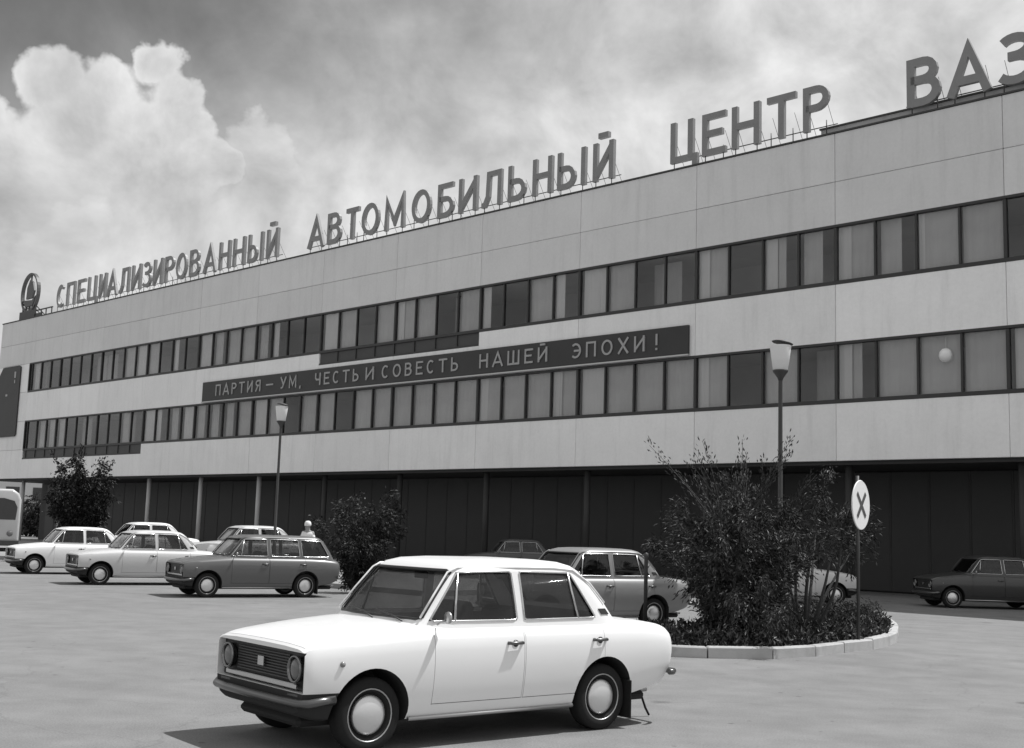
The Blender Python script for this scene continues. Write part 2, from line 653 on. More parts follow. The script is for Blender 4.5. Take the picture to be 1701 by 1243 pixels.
GRID0 = 14.85                    # a bay line (distance along the facade, leftwards)
edges = [GRID0 + BAY * k for k in range(-3, 12)]       # -2.94 .. 80.08
SL = 90.2                        # left end
SR = edges[0]
WIN_L = 84.95                    # left end of the window bands
Z_SOF, Z_L0, Z_L1, Z_U0, Z_U1, Z_TOP = 4.5, 6.55, 8.6, 10.72, 12.77, 16.12
GAP = 0.008
TH = 0.16
panel_cache = {}
rng = random.Random(5)


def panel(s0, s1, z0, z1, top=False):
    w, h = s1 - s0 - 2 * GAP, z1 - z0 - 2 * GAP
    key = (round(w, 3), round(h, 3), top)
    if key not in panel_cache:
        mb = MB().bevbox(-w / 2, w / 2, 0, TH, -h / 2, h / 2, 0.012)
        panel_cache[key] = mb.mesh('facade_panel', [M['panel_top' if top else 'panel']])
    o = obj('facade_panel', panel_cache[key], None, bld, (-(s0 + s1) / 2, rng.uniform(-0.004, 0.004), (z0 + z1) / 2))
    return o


colsE = edges + [WIN_L, SL]
Z_MID = 14.35
for i in range(len(colsE) - 1):
    s0, s1 = colsE[i], colsE[i + 1]
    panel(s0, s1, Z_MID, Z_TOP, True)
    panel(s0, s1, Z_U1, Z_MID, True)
    if s1 <= WIN_L + .01:
        # band between the two rows of windows, stepped round the deeper glazing
        if 38.5 < (s0 + s1) / 2 < 50.5:
            panel(s0, s1, Z_L1, 10.05)
        else:
            panel(s0, s1, Z_L1, Z_U0)
        if (s0 + s1) / 2 > 68.2:
            panel(s0, s1, Z_SOF, 5.88)
        else:
            panel(s0, s1, Z_SOF, Z_L0)
    else:
        for z0, z1 in ((Z_SOF, Z_L0), (Z_L0, Z_L1), (Z_L1, Z_U0), (Z_U0, Z_U1)):
            panel(s0, s1, z0, z1)

# core: roof slab, backing, floors, side walls
core = MB()
core.box(-SL + .02, -SR, TH + .002, TH + .05, Z_U1 + .05, Z_TOP - .1)
core.box(-SL + .02, -SR, TH + .002, TH + .05, Z_L1 + .05, 10.0)
core.box(-SL + .02, -SR, TH + .002, TH + .05, Z_SOF + .02, 5.8)
core.build('backing_wall', M['joint'], bld)
fl = MB()
for z0, z1 in ((Z_SOF + .05, 5.0), (8.75, 9.2), (12.9, 13.3)):
    fl.box(-SL + .05, -SR - .05, TH + .06, 24, z0, z1)
fl.build('floor_slab', M['interior'], bld)
bw_ = MB().box(-SL + .05, -SR - .05, 4.2, 4.4, 4.6, 13.0)
bw_.build('inner_wall', M['interior'], bld)
rf = MB().box(-SL + .05, -SR - .05, TH + .06, 24, 15.5, 15.8)
rf.build('roof', M['concrete'], bld)
ew = MB()
ew.box(-SL, -SL + .04, TH + .01, 24, Z_SOF, Z_TOP - .01)
ew.box(-SR - .04, -SR, TH + .01, 24, 0, Z_TOP - .01)
ew.box(-SL + .05, -SR - .05, 24, 24.2, 0, Z_TOP - .02)
ew.build('end_wall', M['panel'], bld)
cp = MB()
cp.box(-SL - .03, -SR + .03, -.04, TH + .12, Z_TOP + .002, Z_TOP + .06)
cp.build('parapet_cap', M['dark_metal'], bld)
# low upstand on the roof behind the last word
up = MB().box(-21.6, -SR, .5, .9, Z_TOP - .4, Z_TOP + .42)
up.build('roof_upstand', M['concrete'], bld)
up = MB().box(-21.65, -SR + .05, .45, .95, Z_TOP + .422, Z_TOP + .48)
up.build('upstand_cap', M['dark_metal'], bld)
# soffit
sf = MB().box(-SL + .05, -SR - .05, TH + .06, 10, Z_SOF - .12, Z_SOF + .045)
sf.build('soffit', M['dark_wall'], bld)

# windows ---------------------------------------------------------
pane_cache = {}
curtain_cache = {}


def curtain_mesh(w, h, matname, seed):
    key = (round(w, 2), round(h, 2), matname, seed % 3)
    if key in curtain_cache:
        return curtain_cache[key]
    mb = MB()
    k = max(4, int(w / 0.07))
    ph = seed % 3
    for i in range(k + 1):
        x = -w / 2 + w * i / k
        y = 0.022 * math.sin(i * 1.7 + ph) + 0.01 * math.sin(i * 0.6 + ph)
        mb.v += [(x, y, -h / 2), (x, y * .7, h / 2)]
    for i in range(k):
        mb.face((2 * i, 2 * i + 2, 2 * i + 3, 2 * i + 1), 0, True)
    me = mb.mesh('curtain', [M[matname]], fix=False)
    curtain_cache[key] = me
    return me


def pane(s0, s1, z0, z1, tilt=0.0):
    w, h = s1 - s0 - .07, z1 - z0
    key = (round(w, 3), round(h, 3))
    if key not in pane_cache:
        mb = MB().box(-w / 2, w / 2, 0, .012, -h / 2, h / 2)
        pane_cache[key] = mb.mesh('window_pane', [M['window_glass']])
    o = obj('window_pane', pane_cache[key], None, bld, (-(s0 + s1) / 2, .075, (z0 + z1) / 2))
    o.rotation_euler = (rng.uniform(-.004, .004), 0, rng.uniform(-.006, .006))
    return o


def curtain(s0, s1, z0, z1, kind, frac=(0.0, 1.0), y=.16):
    """frac: portion of the pane covered, 0 = left edge as seen"""
    L, Rr = -s1 + .05, -s0 - .05
    a_, b_ = L + (Rr - L) * frac[0], L + (Rr - L) * frac[1]
    me = curtain_mesh(b_ - a_, z1 - z0, kind, rng.randint(0, 9))
    o = obj('curtain', me, None, bld, ((a_ + b_) / 2, y, (z0 + z1) / 2))
    return o


# what hangs behind each pane, from the right-hand bay line leftwards (G grey blind, W white, D dark, L white at left, H half grey)
UP = {-1: 'D', 0: 'G', 1: 'lG', 2: 'H', 3: 'LG', 4: 'H', 5: 'LH', 6: 'D', 7: 'LG', 8: 'D', 9: 'h', 10: 'G', 11: 'WM', 12: 'LD',
      13: 'G', 14: 'D', 15: 'L', 16: 'G', 17: 'h', 18: 'G', 19: 'LG', 20: 'G', 21: 'h', 22: 'G', 23: 'W', 24: 'D', 25: 'D'}
LO = {-1: 'W', 0: 'G', 1: 'G', 2: 'G', 3: 'LH', 4: 'h', 5: 'G', 6: 'D', 7: 'LG', 8: 'G', 9: 'G', 10: 'G', 11: 'WM', 12: 'GL', 13: 'G',
      14: 'G', 15: 'LG', 16: 'G', 17: 'G', 18: 'G', 19: 'G', 20: 'G', 21: 'G', 22: 'D', 23: 'G', 24: 'G', 25: 'h', 26: 'G'}


def dress(code, s0, s1, z0, z1):
    for ch in code:
        if ch == 'G': curtain(s0, s1, z0, z1, 'curtain_grey', (0, 1), .2)
        if ch == 'h': curtain(s0, s1, z0, z1, 'curtain_grey', (0, 1), 1.2)
        if ch == 'H': curtain(s0, s1, z0, z1, 'curtain_grey', (.05, .6), .24)
        if ch == 'W': curtain(s0, s1, z0, z1, 'curtain', (.08, .95), .17)
        if ch == 'L': curtain(s0, s1, z0, z1, 'curtain', (0, .36), .17)
        if ch == 'l': curtain(s0, s1, z0, z1, 'curtain', (0, .14), .17)
        if ch == 'M': curtain(s0, s1, z0, z1, 'curtain', (.3, .7), .17)


def window_band(z0, z1, table, deep, zdeep, rnd):
    mull = MB().bevbox(-.035, .035, -.012, .13, -(z1 - z0) / 2 + .075, (z1 - z0) / 2 - .075, .008).mesh('mullion', [M['frame']])
    mull_w = MB().bevbox(-.055, .055, -.02, .15, -(z1 - z0) / 2 + .075, (z1 - z0) / 2 - .075, .008).mesh('mullion', [M['frame']])
    j = -12
    while True:
        s0 = GRID0 + PW * j
        s1 = min(s0 + PW, WIN_L)
        if s1 - s0 < .3:
            break
        if s1 > SR:
            obj('mullion', mull_w if j % 4 == 0 else mull, None, bld, (-s0, .02, (z0 + z1) / 2))
            pane(s0, s1, z0 + .07, z1 - .07)
            code = table.get(j)
            if code is None:
                code = rnd.choice(['G', 'h', 'D', 'L', 'h', 'H', 'W', 'H', 'G']) if j < 38 else rnd.choice(['D', 'h', 'D', 'H', 'h', 'D'])
            dress(code, s0, s1, z0 + .03, z1 - .03)
            if deep[0] < (s0 + s1) / 2 < deep[1]:
                # spandrel glass below the pane: the glazing steps down here
                hh = z0 - .05 - zdeep
                mb = MB().box(-(s1 - s0) / 2 + .04, (s1 - s0) / 2 - .04, 0, .03, -hh / 2, hh / 2)
                mb.build('spandrel_pane', M['dark_panel'], bld, (-(s0 + s1) / 2, .06, zdeep + hh / 2 + .0))
                MB().box(-.035, .035, -.012, .1, -hh / 2, hh / 2).build('mullion', M['frame'], bld, (-s0 if s0 > deep[0] else -s0 + .0, .022, zdeep + hh / 2))
        j += 1
    fr = MB()
    fr.bevbox(-WIN_L, -SR, -.015, .15, z0 - .07, z0 + .07, .01)
    fr.build('sill_rail', M['frame'], bld)
    fr = MB().bevbox(-WIN_L, -SR, -.015, .15, z1 - .07, z1 + .03, .01)
    fr.build('head_rail', M['frame'], bld)
    fr = MB().box(-WIN_L - .02, -WIN_L + .06, -.013, .15, z0 + .072, z1 - .072)
    fr.build('jamb', M['frame'], bld)
    if deep[1] > deep[0]:
        fr = MB().bevbox(-min(deep[1], WIN_L), -deep[0], -.013, .12, zdeep - .05, zdeep + .04, .01)
        fr.build('sill_rail', M['frame'], bld)


window_band(Z_U0, Z_U1, UP, (38.57, 50.43), 10.09, random.Random(3))
window_band(Z_L0, Z_L1, LO, (68.22, 85.0), 5.92, random.Random(8))
# white globe lamp seen behind the glass of the lower band
gl_ = MB().lathe([(0.001, -.24), (.12, -.21), (.2, -.12), (.23, 0), (.2, .12), (.12, .21), (.001, .24)], 16)
gl_.tube([(0, 0, .24), (0, 0, .62)], .012, 6)
o = gl_.build('globe_lamp', M['lamp_white'], None, fac(-16.9, .14, 7.86))
tag(o, 'white globe lamp hanging behind the lower row of windows at the right', 'lamp')

# ground floor: dark recessed shop front with columns ------------------
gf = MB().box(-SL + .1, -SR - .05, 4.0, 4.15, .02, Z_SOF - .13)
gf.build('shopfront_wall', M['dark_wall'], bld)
mf = MB().bevbox(-.04, .04, 0, .1, .05, Z_SOF - .16, .01).mesh('shopfront_post', [M['dark_wall']])
pf = MB().box(-PW / 2 + .045, PW / 2 - .045, 0, .02, .06, Z_SOF - .17)
pm = pf.mesh('shopfront_pane', [M['shop_glass']])
for j in range(-8, 50):
    s = GRID0 + PW * j
    obj('shopfront_post', mf, None, bld, (-s, 3.88, 0))
    obj('shopfront_pane', pm, None, bld, (-s - PW / 2, 3.892, 0))
colm = MB().lathe([(.13, 0.0), (.13, Z_SOF - .12)], 14).mesh('column', [M['column']])
cold = MB().lathe([(.13, 0.0), (.13, Z_SOF - .12)], 14).mesh('column', [M['dark_wall']])  # dark copy of the columns: shade of the recess put into the colour
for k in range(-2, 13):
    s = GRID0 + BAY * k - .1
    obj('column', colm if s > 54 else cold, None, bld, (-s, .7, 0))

# ------------------------------------------------------------------ lettering (strokes as real metal letters)
def arc(cx, cy, rx, ry, a0, a1, n=10):
    return [(cx + rx * math.cos(R(a0 + (a1 - a0) * i / n)), cy + ry * math.sin(R(a0 + (a1 - a0) * i / n))) for i in range(n + 1)]


def glyph(ch):
    """strokes in a unit cell: width w, height 1 -> (w, [polylines])"""
    w = .66
    t = .07
    r, tp, bt = w - t, 1 - t, t
    if ch == 'С': return w, [arc(w / 2, .5, w / 2 - t, .5 - t, 48, 312, 20)]
    if ch == 'П': return w, [[(t, 0), (t, tp), (r, tp), (r, 0)]]
    if ch == 'Е': return .58, [[(.58, tp), (t, tp), (t, bt), (.58, bt)], [(t, .52), (.5, .52)]]
    if ch == 'Ц': return w + .08, [[(t, 1), (t, bt), (r + .13, bt), (r + .13, -.14)], [(r, 1), (r, bt)]]
    if ch == 'И': return w, [[(t, 1), (t, 0)], [(t, .12), (r, .88)], [(r, 1), (r, 0)]]
    if ch == 'Й': return w, [[(t, 1), (t, 0)], [(t, .12), (r, .88)], [(r, 1), (r, 0)], [(.17, 1.17), (.49, 1.17)]]
    if ch == 'А': return w + .06, [[(.02, 0), (w / 2 + .03, .97), (w + .04, 0)], [(.13, .3), (w - .07, .3)]]
    if ch == 'Л': return w, [[(.0, bt), (.1, bt), (.2, .3), (.22, tp), (r, tp), (r, 0)]]
    if ch == 'З': return .62, [arc(.27, .745, .24, .185, 145, -90, 14), [(.16, .56)] + arc(.27, .315, .28, .245, 90, -145, 14)]
    if ch == 'Р': return .6, [[(t, 0), (t, tp), (.3, tp)] + arc(.3, .72, .23, .21, 90, -90, 10)[1:] + [(t, .51)]]
    if ch == 'О': return .72, [arc(.36, .5, .36 - t, .5 - t, 0, 360, 26)]
    if ch == 'В': return .62, [[(t, 0), (t, tp), (.3, tp)] + arc(.3, .74, .19, .19, 90, -90, 8)[1:] + [(t, .55)], [(.3, .55)] + arc(.3, .31, .24, .24, 90, -90, 8)[1:] + [(t, bt)]]
    if ch == 'Н': return w, [[(t, 1), (t, 0)], [(t, .52), (r, .52)], [(r, 1), (r, 0)]]
    if ch == 'Ы': return .86, [[(t, 1), (t, bt), (.27, bt)] + arc(.27, .31, .22, .24, -90, 90, 8)[1:] + [(t, .55)], [(.79, 1), (.79, 0)]]
    if ch == 'Ь': return .58, [[(t, 1), (t, bt), (.27, bt)] + arc(.27, .31, .24, .24, -90, 90, 8)[1:] + [(t, .55)]]
    if ch == 'Т': return w, [[(0, tp), (w, tp)], [(w / 2, tp), (w / 2, 0)]]
    if ch == 'М': return .8, [[(t, 0), (t + .02, .97), (.4, .25), (.71, .97), (.73, 0)]]
    if ch == 'Б': return .6, [[(.55, tp), (t, tp), (t, bt), (.28, bt)] + arc(.28, .31, .24, .24, -90, 90, 8)[1:] + [(t, .55)]]
    if ch == 'Я': return .6, [[(.53, 0), (.53, tp), (.3, tp)] + arc(.3, .72, .23, .21, 90, 270, 8)[1:] + [(.53, .51)], [(.3, .5), (.06, 0)]]
    if ch == 'У': return .6, [[(.03, 1), (.32, .38)], [(.6, 1), (.25, .12), (.08, bt)]]
    if ch == 'Ч': return .6, [[(t, 1), (t, .6), (.16, .46), (.53, .46)], [(.53, 1), (.53, 0)]]
    if ch == 'Ш': return .86, [[(t, 1), (t, bt), (.79, bt), (.79, 1)], [(.43, 1), (.43, bt)]]
    if ch == 'Э': return .62, [arc(.28, .5, .3, .5 - t, 130, -130, 18), [(.18, .5), (.58, .5)]]
    if ch == 'Х': return .64, [[(.03, 0), (.61, 1)], [(.03, 1), (.61, 0)]]
    if ch == '!': return .16, [[(.08, 1), (.08, .3)], [(.08, .13), (.08, 0)]]
    if ch == ',': return .16, [[(.1, .12), (.05, -.12)]]
    if ch == '–': return .5, [[(.02, .48), (.48, .48)]]
    return .4, []


def ribbon(mb, pts, w, y0, y1, mi=0):
    """a mitred flat bar following a polyline in the x-z plane, extruded along y"""
    P = [Vector((p[0], p[1])) for p in pts]
    closed = (P[0] - P[-1]).length < 1e-4
    if closed:
        P = P[:-1]
    k = len(P)
    L, Rr = [], []
    for i in range(k):
        d0 = (P[i] - P[i - 1]) if (closed or i > 0) else (P[1] - P[0])
        d1 = (P[(i + 1) % k] - P[i]) if (closed or i < k - 1) else (P[k - 1] - P[k - 2])
        d0.normalize(); d1.normalize()
        n0, n1 = Vector((-d0.y, d0.x)), Vector((-d1.y, d1.x))
        mm = (n0 + n1)
        mm = mm.normalized() if mm.length > 1e-6 else n0
        c = max(.45, mm.dot(n0))
        L.append(P[i] + mm * (w / 2 / c)); Rr.append(P[i] - mm * (w / 2 / c))
    b = len(mb.v)
    for i in range(k):
        for q, y in ((L[i], y0), (Rr[i], y0), (Rr[i], y1), (L[i], y1)):
            mb.v.append((q.x, y, q.y))
    segs = k if closed else k - 1
    for i in range(segs):
        a_, c_ = b + 4 * i, b + 4 * ((i + 1) % k)
        for e in range(4):
            e2 = (e + 1) % 4
            mb.face((a_ + e, a_ + e2, c_ + e2, c_ + e), mi)
    if not closed:
        mb.face((b, b + 3, b + 2, b + 1), mi)
        e = b + 4 * (k - 1)
        mb.face((e, e + 1, e + 2, e + 3), mi)


def letter_mesh(ch, w, h, sw, depth, material):
    """letter w wide and h high with stroke width sw"""
    gw, strokes = glyph(ch)
    mb = MB()
    for i, st in enumerate(strokes):
        pts = [(x / gw * w, z * h) for x, z in st]
        ribbon(mb, pts, sw, -depth / 2 - i * .006, depth / 2 + i * .006)
    return mb.mesh('letter', [material])


def rooftop_word(text, lefts, ends, label, sw):
    root = empty('rooftop_sign', fac(-(lefts[0] + ends) / 2, .12, Z_TOP + .06), FAC_RZ)
    cx = -(lefts[0] + ends) / 2
    tag(root, label, 'sign', 'words of the rooftop sign')
    xs = [-s for s in lefts] + [-ends]
    zb, H = .26, 1.66
    fr = MB()
    for i, ch in enumerate(text):
        gw, _ = glyph(ch)
        cell = xs[i + 1] - xs[i]
        w = min(cell * .8, gw * H * 1.16)
        me = letter_mesh(ch, w, H, sw * .95, .15, M['sign_paint'])
        obj('letter', me, None, root, (xs[i] - cx + .02, 0, zb))
        # stand legs and back stays of this letter
        for q in (.12, .88):
            x = xs[i] - cx + .02 + w * q
            fr.tube([(x, 0, -.0), (x, 0, zb + .3)], .02, 5)
            fr.tube([(x, .1, zb + H * .55), (x, 1.0, -.25)], .009, 5)
            fr.tube([(x, 0, .02), (x, 1.0, -.28)], .010, 5)
    x0, x1 = xs[0] - cx, xs[-1] - cx
    fr.tube([(x0 - .1, .13, zb + .12), (x1, .13, zb + .12)], .022, 5)
    fr.build('stand_frame', M['dark_metal'], root)
    return root


rooftop_word('СПЕЦИАЛИЗИРОВАННЫЙ', [81.66, 80.18, 78.56, 77.07, 75.45, 74.28, 72.66, 71.08, 69.61, 68.34, 66.95, 65.59, 64.06, 62.44, 60.81, 59.35, 57.81, 55.97], 54.6,
             'long rooftop word СПЕЦИАЛИЗИРОВАННЫЙ in dark letters beside the round emblem', .23)
rooftop_word('АВТОМОБИЛЬНЫЙ', [52.05, 50.41, 48.83, 47.55, 45.74, 43.68, 41.81, 40.35, 38.78, 37.12, 35.59, 34.13, 32.1], 30.7,
             'rooftop word АВТОМОБИЛЬНЫЙ in dark metal letters above the middle of the facade', .25)
rooftop_word('ЦЕНТР', [28.05, 26.55, 25.18, 23.62, 22.1], 20.8, 'rooftop word ЦЕНТР in dark metal letters', .26)
rooftop_word('ВАЗ', [18.1, 16.62, 14.98], 13.45, 'large rooftop word ВАЗ in dark letters at the right end of the roof', .3)

mat('emblem_paint', 0.07, 0.5, noise=(2, 0.2))
# round emblem with a sailing boat at the left end of the roof
em = empty('rooftop_emblem', fac(-86.5, .3, Z_TOP + .06), FAC_RZ)
tag(em, 'round dark rooftop emblem with a boat shape in a ring on a stand', 'emblem')
ring = [(1.32 * math.cos(2 * math.pi * i / 40), 1.98 + 1.42 * math.sin(2 * math.pi * i / 40)) for i in range(41)]
mb = MB(); ribbon(mb, ring, .15, -.12, .12)
mb.build('ring', M['emblem_paint'], em)
mb = MB()
mb.prism([(-.95, 1.5), (-.6, .98), (.55, .98), (1.05, 1.7), (.45, 1.4)], -.08, .08)       # hull
mb.build('boat_hull', M['emblem_paint'], em)
mb = MB()
mb.prism([(-.55, 1.55), (.45, 1.55), (.72, 2.1), (.42, 2.75), (-.1, 2.98), (-.5, 2.4)], -.07, .07)   # sail
mb.build('sail', M['emblem_paint'], em)
mb = MB()
ribbon(mb, [(-1.22, 1.5), (-.5, 1.38)], .09, -.05, .05); ribbon(mb, [(.82, 1.45), (1.22, 1.55)], .09, -.05, .05)
ribbon(mb, [(0, 2.9), (0, 3.32)], .08, -.05, .05)
mb.build('spoke', M['emblem_paint'], em)
mb = MB()
for x in (-1.0, -.5, 0, .5, 1.0):
    mb.box(x - .07, x + .07, -.06, .06, -.01, .98 if abs(x) < .6 else 1.3)
    mb.tube([(x, .1, .9), (x, 1.6, -.3)], .04, 5)
mb.box(-1.25, 1.25, -.16, -.07, .05, .62)
mb.box(-1.4, 3.6, .07, .15, .55, .63)
for x in (1.6, 2.4, 3.3):
    mb.box(x - .04, x + .04, .16, .22, -.01, .6)
mb.box(1.27, 2.3, -.1, -.02, .0, .3)
mb.build('stand_frame', M['dark_metal'], em)

# slogan banner across the facade
bn = empty('slogan_banner', fac(-44.15, -.05, 9.28), FAC_RZ)
tag(bn, 'long dark slogan banner with white letters above the lower windows', 'banner')
HW = (61.35 - 26.95) / 2
mb = MB().bevbox(-HW, HW, -.07, .04, -.56, .55, .012)
mb.build('board', M['board'], bn)
mb = MB().box(-HW - .02, HW + .02, -.1, .0, -.64, -.575)
mb.build('lower_rail', M['dull_chrome'], bn)
mat('faded_white', 0.36, 0.6, noise=(2.5, 0.25))
white_l = M['faded_white']
for text, sa, sb in (('ПАРТИЯ', 59.9, 55.4), ('–', 54.9, 54.2), ('УМ,', 53.55, 51.7), ('ЧЕСТЬ', 50.5, 46.9), ('И', 46.38, 45.7), ('СОВЕСТЬ', 45.13, 39.7),
                     ('НАШЕЙ', 38.34, 34.2), ('ЭПОХИ', 32.86, 29.0), ('!', 28.57, 28.3)):
    ws = [glyph(ch)[0] for ch in text]
    tot = sum(ws) + .32 * (len(text) - 1)
    x = -sa + 44.15
    k = (sa - sb) / tot
    for ch, w in zip(text, ws):
        me = letter_mesh(ch, w * k, .64, .085, .03, white_l)
        obj('letter', me, None, bn, (x, -.092, -.31))
        x += (w + .32) * k

# tall dark portrait board on the left end of the facade
wb = empty('wall_board', fac(-88.05, -.03, 10.1), FAC_RZ)
tag(wb, 'tall dark board with a cut corner on the left end of the facade', 'board')
mb = MB().prism([(-1.9, -2.55), (1.7, -2.55), (1.85, -2.4), (1.85, 2.5), (1.6, 2.62), (-1.1, 2.62), (-1.9, 1.8)], -.08, .0)
mb.build('panel', M['board'], wb)
mb = MB()
mb.box(.95, 1.2, -.1, -.082, 1.75, 2.2); mb.box(1.02, 1.14, -.1, -.082, 1.35, 1.6)
mb.box(-.3, 0, -.1, -.082, .45, .6)
mb.build('emblem_mark', M['concrete'], wb)

# ------------------------------------------------------------------ cars
def interp(x, keys, col):
    """smooth interpolation through key rows (first column ascending)"""
    ks = keys
    if x <= ks[0][0]: return ks[0][col]
    if x >= ks[-1][0]: return ks[-1][col]
    for i in range(len(ks) - 1):
        if ks[i][0] <= x <= ks[i + 1][0]:
            x0, x1 = ks[i][0], ks[i + 1][0]
            t = (x - x0) / (x1 - x0)
            p1, p2 = ks[i][col], ks[i + 1][col]
            m1 = (p2 - ks[i - 1][col]) / (x1 - ks[i - 1][0]) * (x1 - x0) if i > 0 else (p2 - p1)
            m2 = (ks[i + 2][col] - p1) / (ks[i + 2][0] - x0) * (x1 - x0) if i < len(ks) - 2 else (p2 - p1)
            lim = 3 * abs(p2 - p1)
            m1 = max(-lim, min(lim, m1)); m2 = max(-lim, min(lim, m2))
            t2, t3 = t * t, t * t * t
            return (2 * t3 - 3 * t2 + 1) * p1 + (t3 - 2 * t2 + t) * m1 + (-2 * t3 + 3 * t2) * p2 + (t3 - t2) * m2


# x, half width, bottom z, shoulder z, top edge z, top centre z
BODY = [(-2.10, .738, .45, .775, .832, .842), (-2.085, .752, .42, .79, .855, .863), (-2.05, .766, .39, .81, .878, .888), (-1.95, .776, .345, .828, .903, .918), (-1.75, .79, .30, .842, .927, .942),
        (-1.42, .80, .245, .85, .942, .955), (-1.21, .803, .225, .852, .945, .957), (-.3, .805, .21, .855, .945, .955), (.60, .805, .21, .855, .945, .955),
        (.80, .803, .21, .85, .935, .96), (1.21, .797, .23, .83, .897, .92), (1.45, .79, .245, .815, .868, .89), (1.66, .78, .265, .795, .838, .855),
        (1.76, .77, .295, .775, .81, .825), (1.80, .757, .32, .755, .788, .80)]
AX_F, AX_R, WH_R, ARCH = 1.212, -1.212, .285, .345


def body_mesh():
    xs = [-2.10, -2.085, -2.065, -2.03, -1.97, -1.88, -1.76, -1.64, -1.52, -1.42, -1.3, -1.2, -1.1, -1.0, -.8, -.6, -.35, -.1, .15, .4, .6, .7, .8, .9, 1.0, 1.1, 1.2, 1.3, 1.4, 1.5, 1.6, 1.68, 1.73, 1.77, 1.80]
    mb = MB()
    rings = []
    for x in xs:
        W, zb, zs, te, tc = (interp(x, BODY, c) for c in range(1, 6))
        h = zs - zb
        sec = [(0, zb), (W * .5, zb), (W - .15, zb), (W - .085, zb + .02), (W - .055, zb + .075), (W - .03, zb + h * .25), (W - .012, zb + h * .42), (W - .003, zb + h * .58), (W, zb + h * .7),
               (W - .004, zb + h * .84), (W - .014, zs - .02), (W - .03, zs + .012), (W - .052, zs + (te - zs) * .45), (W - .085, zs + (te - zs) * .8), (W - .13, te), (W * .55, te + (tc - te) * .75), (W * .25, te + (tc - te) * .95), (0, tc)]
        ring = [(y, z) for y, z in sec] + [(-y, z) for y, z in reversed(sec[1:-1])]
        rings.append([(x, y, z) for y, z in ring])
    k = len(rings[0])
    for r_ in rings:
        mb.v += r_
    for i in range(len(rings) - 1):
        for j in range(k):
            j2 = (j + 1) % k
            mb.face((i * k + j, i * k + j2, (i + 1) * k + j2, (i + 1) * k + j))
    mb.face(tuple(range(k)))
    mb.face(tuple((len(rings) - 1) * k + j for j in reversed(range(k))))
    return mb.mesh('body')


GH = {  # z, x front, x rear, half width
    'sedan': [(.90, .835, -1.53, .737), (.955, .768, -1.475, .724), (1.10, .652, -1.36, .70), (1.25, .527, -1.215, .672), (1.375, .412, -1.075, .643), (1.42, .345, -1.0, .612), (1.452, .225, -.89, .545), (1.468, .04, -.74, .40), (1.474, -.14, -.55, .16)],
    'wagon': [(.90, .835, -2.02, .737), (.955, .768, -1.99, .724), (1.10, .652, -1.90, .70), (1.25, .527, -1.80, .672), (1.375, .412, -1.70, .643), (1.42, .345, -1.64, .612), (1.452, .225, -1.54, .545), (1.468, .04, -1.36, .40), (1.474, -.14, -1.1, .16)]}


def gh_ring(kind, row, o=0.0):
    z, xf, xr, hw = row
    xf, xr, hw = xf - o, xr + o, hw - o
    xc, a = (xf + xr) / 2, (xf - xr) / 2
    pts = []
    nn = 64
    for i in range(nn):
        t = 2 * math.pi * i / nn + .0001
        # denser near the corners
        cs, sn = math.cos(t), math.sin(t)
        e = 2 / 11.0
        x = a * math.copysign(abs(cs) ** e, cs)
        y = hw * math.copysign(abs(sn) ** e, sn)
        bow = .03 * (y / hw) ** 2
        x = x - bow if x > 0 else x + bow * .8
        pts.append((xc + x, y, z - (o if z > 1.3 else 0)))
    return pts


def gh_mesh(kind, o=0.0, drop=0.0):
    mb = MB()
    rows = GH[kind]
    rings = []
    for i, row in enumerate(rows):
        rings.append([(x, y, z - (drop if i == 0 else 0)) for x, y, z in gh_ring(kind, row, o)])
    k = len(rings[0])
    for r_ in rings:
        mb.v += r_
    for i in range(len(rings) - 1):
        for j in range(k):
            j2 = (j + 1) % k
            mb.face((i * k + j, i * k + j2, (i + 1) * k + j2, (i + 1) * k + j))
    mb.face(tuple(reversed(range(k))))
    mb.face(tuple((len(rings) - 1) * k + j for j in range(k)))
    return mb.mesh('cabin')


def gh_y(kind, x, z):
    """outer surface half width of the cabin at x, z"""
    rows = GH[kind]
    for i in range(len(rows) - 1):
        if rows[i][0] <= z <= rows[i + 1][0]:
            t = (z - rows[i][0]) / (rows[i + 1][0] - rows[i][0])
            xf, xr, hw = (rows[i][c] + (rows[i + 1][c] - rows[i][c]) * t for c in (1, 2, 3))
            xc, a = (xf + xr) / 2, (xf - xr) / 2
            q = min(.97, abs(x - xc) / a)
            return hw * (1 - q ** 11) ** (1 / 11.0)
    return rows[-1][3]


def gh_x(kind, y, z, front=True):
    rows = GH[kind]
    for i in range(len(rows) - 1):
        if rows[i][0] <= z <= rows[i + 1][0]:
            t = (z - rows[i][0]) / (rows[i + 1][0] - rows[i][0])
            xf, xr, hw = (rows[i][c] + (rows[i + 1][c] - rows[i][c]) * t for c in (1, 2, 3))
            xc, a = (xf + xr) / 2, (xf - xr) / 2
            q = min(.97, abs(y) / hw)
            ext = a * (1 - q ** 11) ** (1 / 11.0)
            bow = .03 * (y / hw) ** 2
            return xc + ext - bow if front else xc - ext + bow * .8
    return 0


FW = [(.655, .975), (.352, 1.36), (-.205, 1.37), (-.235, .97)]
SIDE_WIN = {'sedan': [FW, [(-.315, .97), (-.295, 1.37), (-.87, 1.36), (-1.14, .975)]],
            'wagon': [FW, [(-.315, .97), (-.295, 1.37), (-1.0, 1.365), (-1.05, .97)], [(-1.12, .97), (-1.07, 1.365), (-1.6, 1.345), (-1.82, .975)]]}
WIND = [(-.635, .985), (-.577, 1.372), (.577, 1.372), (.635, .985)]
REARW = [(-.575, 1.0), (-.515, 1.355), (.515, 1.355), (.575, 1.0)]


